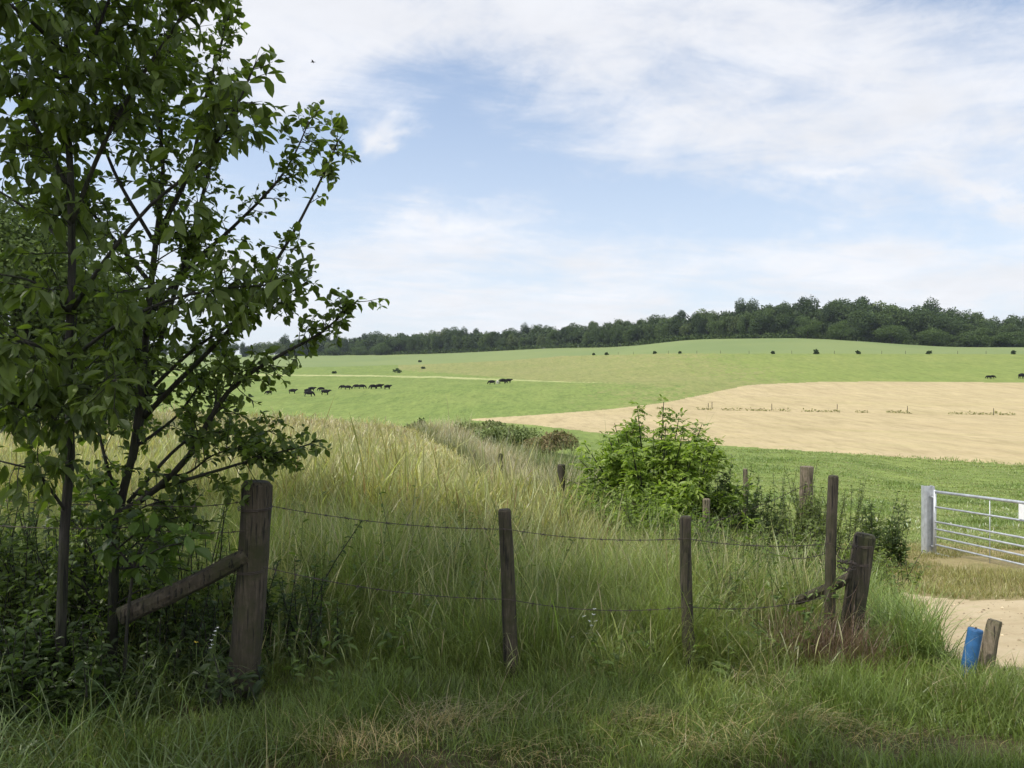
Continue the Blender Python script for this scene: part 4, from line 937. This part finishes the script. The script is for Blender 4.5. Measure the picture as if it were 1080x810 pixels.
# ------------------------------------------------------------------ steel gate
g0, g1 = np.array([7.27, 14.5]), np.array([7.48, 12.2]); gd = (g1 - g0); gl = np.linalg.norm(gd); gd = gd / gl; GL = 3.7
def gp(s, off, along=0): 
    q = g0 + gd * s; zt = -.21 + (.125) * s / gl; return np.array([q[0], q[1], zt - off])
gate = thing('metal_gate', 'galvanised tubular steel field gate with seven rails at the right edge', 'gate', tuple(gp(.14, 1.1)))
gi = np.array(gate.location)
def gpart(nm, fn, mat=STEEL, smooth=True):
    m = MB(); fn(m); m.v = [v - gi for v in m.v]; return m.build(nm, mat, gate, smooth)
for k, off in enumerate((0, .262, .515, .64, .775, .91, 1.06)):
    r = .024 if k in (0,) else .016
    gpart('rail', lambda m: m.tube(np.array([gp(.14, off), gp(.14 + GL / 2, off), gp(.14 + GL, off)]), r, 10))
gpart('stile', lambda m: m.tube(np.array([gp(.12, -.03), gp(.12, .5), gp(.12, 1.08)]), .025, 10))
gpart('stile', lambda m: m.tube(np.array([gp(.14 + GL, -.02), gp(.14 + GL, 1.08)]), .024, 10))
for s in (1.55, 2.9): gpart('wire_stay', lambda m: m.tube(np.array([gp(s, .01), gp(s, 1.07)]), .007, 6))
gpart('hinge', lambda m: (m.tube(np.array([gp(.0, .1), gp(.13, .1)]), .014, 8), m.tube(np.array([gp(.0, .95), gp(.13, .95)]), .014, 8)))
rot = np.array([[gd[0], -gd[1], 0], [gd[1], gd[0], 0], [0, 0, 1]])
gpart('sign_plate', lambda m: m.box(gp(2.45, .14) + [-.03, 0, 0], (.42, .006, .22), rot), WHITEP, False)
q = np.array([g0[0] - .0, g0[1], 0]); zb = float(height(q[0], q[1])) - .3
hp_ = thing('gate_post', 'grey steel gate post of H section beside the field gate', 'post', (q[0] - .02, q[1] + .03, zb))
m = MB(); zt = -.12; hz = zt - zb
R2 = np.array([[1, 0, 0], [0, 1, 0], [0, 0, 1.0]])
m.box((-.09, 0, hz / 2), (.012, .15, hz), R2); m.box((.06, 0, hz / 2), (.012, .15, hz), R2); m.box((-.015, 0, hz / 2), (.137, .010, hz - .004), R2); m.box((-.09, -.072, hz / 2 - .001), (.05, .008, hz - .006), R2)
m.build('shaft', STEEL, hp_)
# low rail past the gate lying in the grass
# ------------------------------------------------------------------ cattle
def cow_mesh(graze):
    """one continuous skinned body facing +X, about 2.3 m long, 1.35 m high"""
    v = [(-.78, 0, 1.02), (-.35, 0, .95), (.1, 0, .90), (.55, 0, .93), (.84, 0, .98)]; r = [(.30, .36), (.36, .43), (.40, .48), (.37, .46), (.26, .34)]
    e = [(0, 1), (1, 2), (2, 3), (3, 4)]
    def chain(start, pts, rs):
        p = start
        for q, s in zip(pts, rs): v.append(q); r.append((s, s) if np.isscalar(s) else s); e.append((p, len(v) - 1)); p = len(v) - 1
        return p
    if graze: chain(4, [(1.05, 0, .85), (1.25, 0, .55), (1.36, 0, .3), (1.48, 0, .12)], [(.2, .26), (.16, .19), (.15, .15), .09])
    else: chain(4, [(1.04, 0, 1.1), (1.22, 0, 1.2), (1.38, 0, 1.18), (1.6, 0, 1.03)], [(.2, .26), (.17, .2), .15, .095])
    hd = len(v) - 2
    for s in (-1, 1):
        chain(0, [(-.78, s * .18, .8), (-.68, s * .2, .62), (-.84, s * .2, .42), (-.8, s * .2, .06), (-.74, s * .2, .02)], [.19, .14, .085, .075, .08])
        chain(3, [(.6, s * .19, .72), (.6, s * .2, .4), (.6, s * .2, .06), (.66, s * .2, .02)], [.17, .11, .075, .08])
        a = v[hd]; chain(hd, [(a[0] - .08, s * .2, a[2] + .06)], [.035])
    chain(0, [(-1.02, 0, 1.12), (-1.1, 0, .8), (-1.08, 0, .45)], [.05, .025, .04])
    me = bpy.data.meshes.new('cow_skeleton'); me.from_pydata(v, e, []); o = bpy.data.objects.new('cow_skeleton', me); C.objects.link(o)
    sk = o.modifiers.new('s', 'SKIN'); sv = me.skin_vertices[0].data
    for k, q in enumerate(r): sv[k].radius = q
    sv[2].use_root = True
    o.modifiers.new('d', 'SUBSURF').levels = 1
    bpy.context.view_layer.update(); dg = bpy.context.evaluated_depsgraph_get()
    nm = bpy.data.meshes.new_from_object(o.evaluated_get(dg)); bpy.data.objects.remove(o); 
    nm.materials.clear(); nm.materials.append(COWB); nm.name = 'cow_body'
    return nm
CM = [cow_mesh(True), cow_mesh(False)]
CWM = [m_.copy() for m_ in CM]
for m_ in CWM: m_.materials.clear(); m_.materials.append(COWW)
HERD = 'black cattle grazing in the valley pasture'
cows = [(283.5, 416.2, 0, 200, 0, .8, 'black cow standing alone at the far left of the herd'), (308.5, 415.2, 0, 20, 1, .95, 'black cow second from the left end of the herd'),
        (325.5, 418.4, 1, 10, 0, 1.12, 'nearest black cow in the bunched group left of the herd middle'), (324.3, 414.8, 0, 30, 0, .9, 'black cow partly hidden behind the nearest bunched cow'), (328.6, 412.6, 0, 15, 1, .9, 'black cow uppermost in the bunched group'),
        (339, 412.6, 0, 195, 0, .85, 'small black cow just right of the bunched group'), (343, 416.5, 0, 5, 1, 1.05, 'black cow in front of the small one right of the bunch'),
        (361.7, 410.6, 0, 190, 0, .9, 'black cow, left one of the first pair in the upper row'), (366.8, 410.9, 0, 10, 0, .9, 'black cow, right one of the first pair in the upper row'),
        (376.3, 410.1, 0, 185, 0, .95, 'black cow, left one of the second pair in the upper row'), (381.6, 410.1, 0, 5, 0, .95, 'black cow, right one of the second pair in the upper row'),
        (393.6, 410.4, 0, 200, 0, 1, 'black cow, left one of the third pair in the upper row'), (400, 409.9, 0, 20, 1, 1, 'black cow, right one of the third pair in the upper row'), (408.6, 410.6, 0, 40, 1, .95, 'black cow at the right end of the upper row'),
        (518.8, 405.6, 0, 185, 0, .98, 'black cow at the left of the small far group'), (530.2, 404.6, 0, 10, 0, 1.1, 'black cow in the middle of the small far group'), (536, 403.9, 0, 15, 1, .98, 'black cow at the right of the small far group'),
        (1043, 399.5, 0, 180, 0, .7, 'black cow on the far bright pasture above the tan field'), (1046.5, 399.3, 0, 0, 0, .7, 'black cow beside another on the far bright pasture'), (1077.5, 399.3, 0, 10, 0, 1.1, 'black cow at the right edge above the tan field')]
for px_, py_, _, az, pose, s, lb in cows:
    d = d_of(px_, py_, 150, 420); p = G(px_, d)
    o = bpy.data.objects.new('cow', CM[pose]); C.objects.link(o); o.location = p; o.rotation_euler = (0, 0, math.radians(az + R.uniform(-15, 15))); o.scale = (s * 1.0,) * 3
    tag(o, lb, 'cow', HERD)
d = d_of(524.7, 405.0, 150, 420); o = bpy.data.objects.new('cow', CWM[0]); C.objects.link(o); o.location = G(524.7, d); o.rotation_euler = (0, 0, 1.2); o.scale = (.8,) * 3; tag(o, 'pale whitish cow between the black ones of the small far group', 'cow', HERD)

# bird in the sky
bp = at(330, 65.5, 60); m = MB()
m.tube(spline([(-.16, 0, 0), (0, 0, .01), (.2, 0, 0)], 7), [.01, .03, .04, .04, .035, .02, .008][:len(spline([(-.16, 0, 0), (0, 0, .01), (.2, 0, 0)], 7))], 6)
for s in (-1, 1): m.add([(.08, 0, .01), (.04, s * .18, .07), (-.03, s * .36, .04), (-.04, s * .17, .06), (-.06, 0, .01), (.05, s * .1, .055)], [np.array([[0, 5, 1, 2, 3, 4]])])
o = m.build('bird', COWB); o.location = bp; tag(o, 'tiny dark bird flying high in the sky', 'bird')

# ------------------------------------------------------------------ world: Nishita sky with high cloud
w = bpy.data.worlds.new("World"); S.world = w; w.use_nodes = True; nt = w.node_tree; nt.nodes.clear()
class X:
    """tiny expression builder over Math nodes"""
    def __init__(s, o): s.o = o
    @staticmethod
    def m(op, *a, clamp=False):
        n = nt.nodes.new('ShaderNodeMath'); n.operation = op; n.use_clamp = clamp
        for i, q in enumerate(a):
            if isinstance(q, X): nt.links.new(q.o, n.inputs[i])
            else: n.inputs[i].default_value = q
        return X(n.outputs[0])
    def __add__(s, o): return X.m('ADD', s, o)
    __radd__ = __add__
    def __sub__(s, o): return X.m('SUBTRACT', s, o)
    def __mul__(s, o): return X.m('MULTIPLY', s, o)
    __rmul__ = __mul__
    def __truediv__(s, o): return X.m('DIVIDE', s, o)
def smooth(v, a, b):
    n = nt.nodes.new('ShaderNodeMapRange'); n.interpolation_type = 'SMOOTHSTEP'; nt.links.new(v.o, n.inputs[0]); n.inputs[1].default_value = a; n.inputs[2].default_value = b; return X(n.outputs[0])
sky = nt.nodes.new('ShaderNodeTexSky'); sky.sky_type = 'NISHITA'; sky.sun_disc = False; sky.sun_elevation = SUN_EL; sky.sun_rotation = SUN_AZ
sky.altitude = 100; sky.air_density = 1.0; sky.dust_density = 1.6; sky.ozone_density = 1.2
tc = nt.nodes.new('ShaderNodeTexCoord'); sep = nt.nodes.new('ShaderNodeSeparateXYZ'); nt.links.new(tc.outputs['Generated'], sep.inputs[0])
vx, vy, vz = X(sep.outputs[0]), X(sep.outputs[1]), X(sep.outputs[2])
ya = X.m('MAXIMUM', vy, .05); U = vx / ya; Vv = vz / ya; U0, V0 = U, Vv; front = smooth(vy, .05, .3)
# cloud-layer coordinates: where the sight line meets a high flat layer
zl = X.m('MAXIMUM', vz, 0.0) + .12
def noise_w(cx_, cy_, scale, detail=6, rough=.55, dist=0.0, off=0.0):
    cb = nt.nodes.new('ShaderNodeCombineXYZ'); nt.links.new(cx_.o, cb.inputs[0]); nt.links.new(cy_.o, cb.inputs[1]); cb.inputs[2].default_value = off
    n = nd(nt, 'ShaderNodeTexNoise', Scale=scale, Detail=detail, Roughness=rough, Distortion=dist); nt.links.new(cb.outputs[0], n.inputs['Vector']); return X(n.outputs['Fac'])
lx, ly = vx / zl, vy / zl
ca, sa = math.cos(.35), math.sin(.35)
rx_, ry_ = lx * ca + ly * sa, ly * ca - lx * sa
n1 = noise_w(rx_ * .6, ry_ * .75, 1.3, 9, .62, .5); n2 = noise_w(rx_ * .8, ry_ * 1.25, 2.6, 9, .66, .8, 4.0); n3 = noise_w(lx, ly, .5, 3, .5, .2, 9.0)
wn1 = noise_w(U0, V0 * 1.3, 5.0, 7, .62, .3, 11.0); wn2 = noise_w(U0, V0 * 1.3, 5.0, 7, .62, .3, 17.0); wn3 = noise_w(U0 * .8 + V0 * .5, V0 * 1.6 - U0 * .6, 9.0, 8, .68, .8, 21.0)
U = U0 + (wn1 - .5) * .22; Vv = V0 + (wn2 - .5) * .13
def blob(px_, py_, a, b, rot=0.0):
    u0 = (px_ - CX) / F; v0 = (CY - py_) / F; du = U - u0; dv = Vv - v0; c, s = math.cos(rot), math.sin(rot)
    p = (du * c + dv * s) / (a / F); q = (dv * c - du * s) / (b / F); return X.m('EXPONENT', (p * p + q * q) * -1.0) * front
cov = (n1 - .5) * 1.3 + (n2 - .5) * .9 + (n3 - .5) * .5 + (wn3 - .5) * .55 * front + .33
cov = cov + blob(760, 30, 420, 110, -.1) * .48 + blob(900, 125, 230, 70) * .22 + blob(330, 20, 190, 70) * .45 + blob(620, 330, 420, 55) * .45 + blob(470, 245, 120, 32, .25) * .42 + blob(402, 152, 48, 17, .6) * .42 + blob(392, 172, 16, 34, .15) * .3 + blob(395, 110, 70, 26, 0) * .16 + blob(880, 187, 40, 6, 0) * .25 + blob(1000, 285, 160, 45, 0) * .42 + blob(1040, 195, 60, 12, -.45) * .34
cov = cov - blob(430, 195, 250, 38, 0) * .28 - blob(740, 225, 190, 38, -.05) * .36 - blob(450, 100, 110, 50, .3) * .28
cl = smooth((cov - .5) * 1.25 + .5 + smooth(vy, .2, -.4) * .35, .1, 1.0)
haze_ = smooth(vz, .42, -.02) * .58 + .15
bw = noise_w(lx, ly, 2.0, 5, .6, .4, 2.0)
mx = nt.nodes.new('ShaderNodeMix'); mx.data_type = 'RGBA'
CLOUD = (5.15, 5.2, 5.4)
hz = nt.nodes.new('ShaderNodeMix'); hz.data_type = 'RGBA'; nt.links.new(haze_.o, hz.inputs[0]); nt.links.new(sky.outputs[0], hz.inputs[6]); hz.inputs[7].default_value = (4.7, 5.1, 5.8, 1)
f = cl * .9; nt.links.new(f.o, mx.inputs[0]); nt.links.new(hz.outputs[2], mx.inputs[6])
rear_fill = smooth(vy, .25, -.5); dots = X.m('MAXIMUM', vx * float(SUNV[0]) + vy * float(SUNV[1]) + vz * float(SUNV[2]), 0.0)  # unseen cloud behind the view is brightened as added fill light
fill_glow = X.m('POWER', dots, 6.0) * 1.3 + X.m('POWER', dots, 60.0) * 3.0      # added glow round the unseen sun, fills the foreground shade
br = (bw * .35 + .83) * (rear_fill * .9 + fill_glow + 1.0)
vm = nt.nodes.new('ShaderNodeVectorMath'); vm.operation = 'SCALE'; vm.inputs[0].default_value = CLOUD; nt.links.new(br.o, vm.inputs['Scale'])
nt.links.new(vm.outputs[0], mx.inputs[7])
bg = nt.nodes.new('ShaderNodeBackground'); bg.inputs[1].default_value = .12; nt.links.new(mx.outputs[2], bg.inputs[0])
wo = nt.nodes.new('ShaderNodeOutputWorld'); nt.links.new(bg.outputs[0], wo.inputs[0])

hm = bpy.data.materials.new('air'); hm.use_nodes = True; hn = hm.node_tree; hn.nodes.clear()
ho = hn.nodes.new('ShaderNodeOutputMaterial'); hv = hn.nodes.new('ShaderNodeVolumePrincipled'); hv.inputs['Color'].default_value = (.80, .88, 1, 1); hv.inputs['Density'].default_value = .00010; hv.inputs['Anisotropy'].default_value = .3
hn.links.new(hv.outputs[0], ho.inputs['Volume'])
m = MB(); m.box((0, 0, 31), (5400, 5400, 96)); tag(m.build('haze', hm), 'thin bluish summer haze over the valley', None, None, 'stuff')
sl = bpy.data.lights.new('sun', 'SUN'); sl.energy = 2.5; sl.angle = math.radians(.53); sl.color = (1, .95, .86)
so = bpy.data.objects.new('sun', sl); C.objects.link(so); so.rotation_euler = Vector(-SUNV).to_track_quat('-Z', 'Y').to_euler(); so.location = (0, 0, 60)

# ------------------------------------------------------------------ camera, view
cam = bpy.data.cameras.new('camera'); cam.sensor_width = 36; cam.lens = 36 * F / 1080; cam.clip_start = .05; cam.clip_end = 9000
co = bpy.data.objects.new('camera', cam); C.objects.link(co); co.location = (0, 0, EYE); co.rotation_euler = (math.pi / 2, 0, 0); S.camera = co
S.view_settings.view_transform = 'Standard'; S.view_settings.look = 'None'; S.view_settings.exposure = 0.6; S.view_settings.gamma = 1; S.view_settings.use_curve_mapping = False
S.render.engine = 'CYCLES'; cy = S.cycles; cy.use_denoising = True; cy.denoiser = 'OPENIMAGEDENOISE'; cy.max_bounces = 8; cy.transmission_bounces = 4; cy.diffuse_bounces = 4; cy.glossy_bounces = 2
cy.sample_clamp_indirect = 8
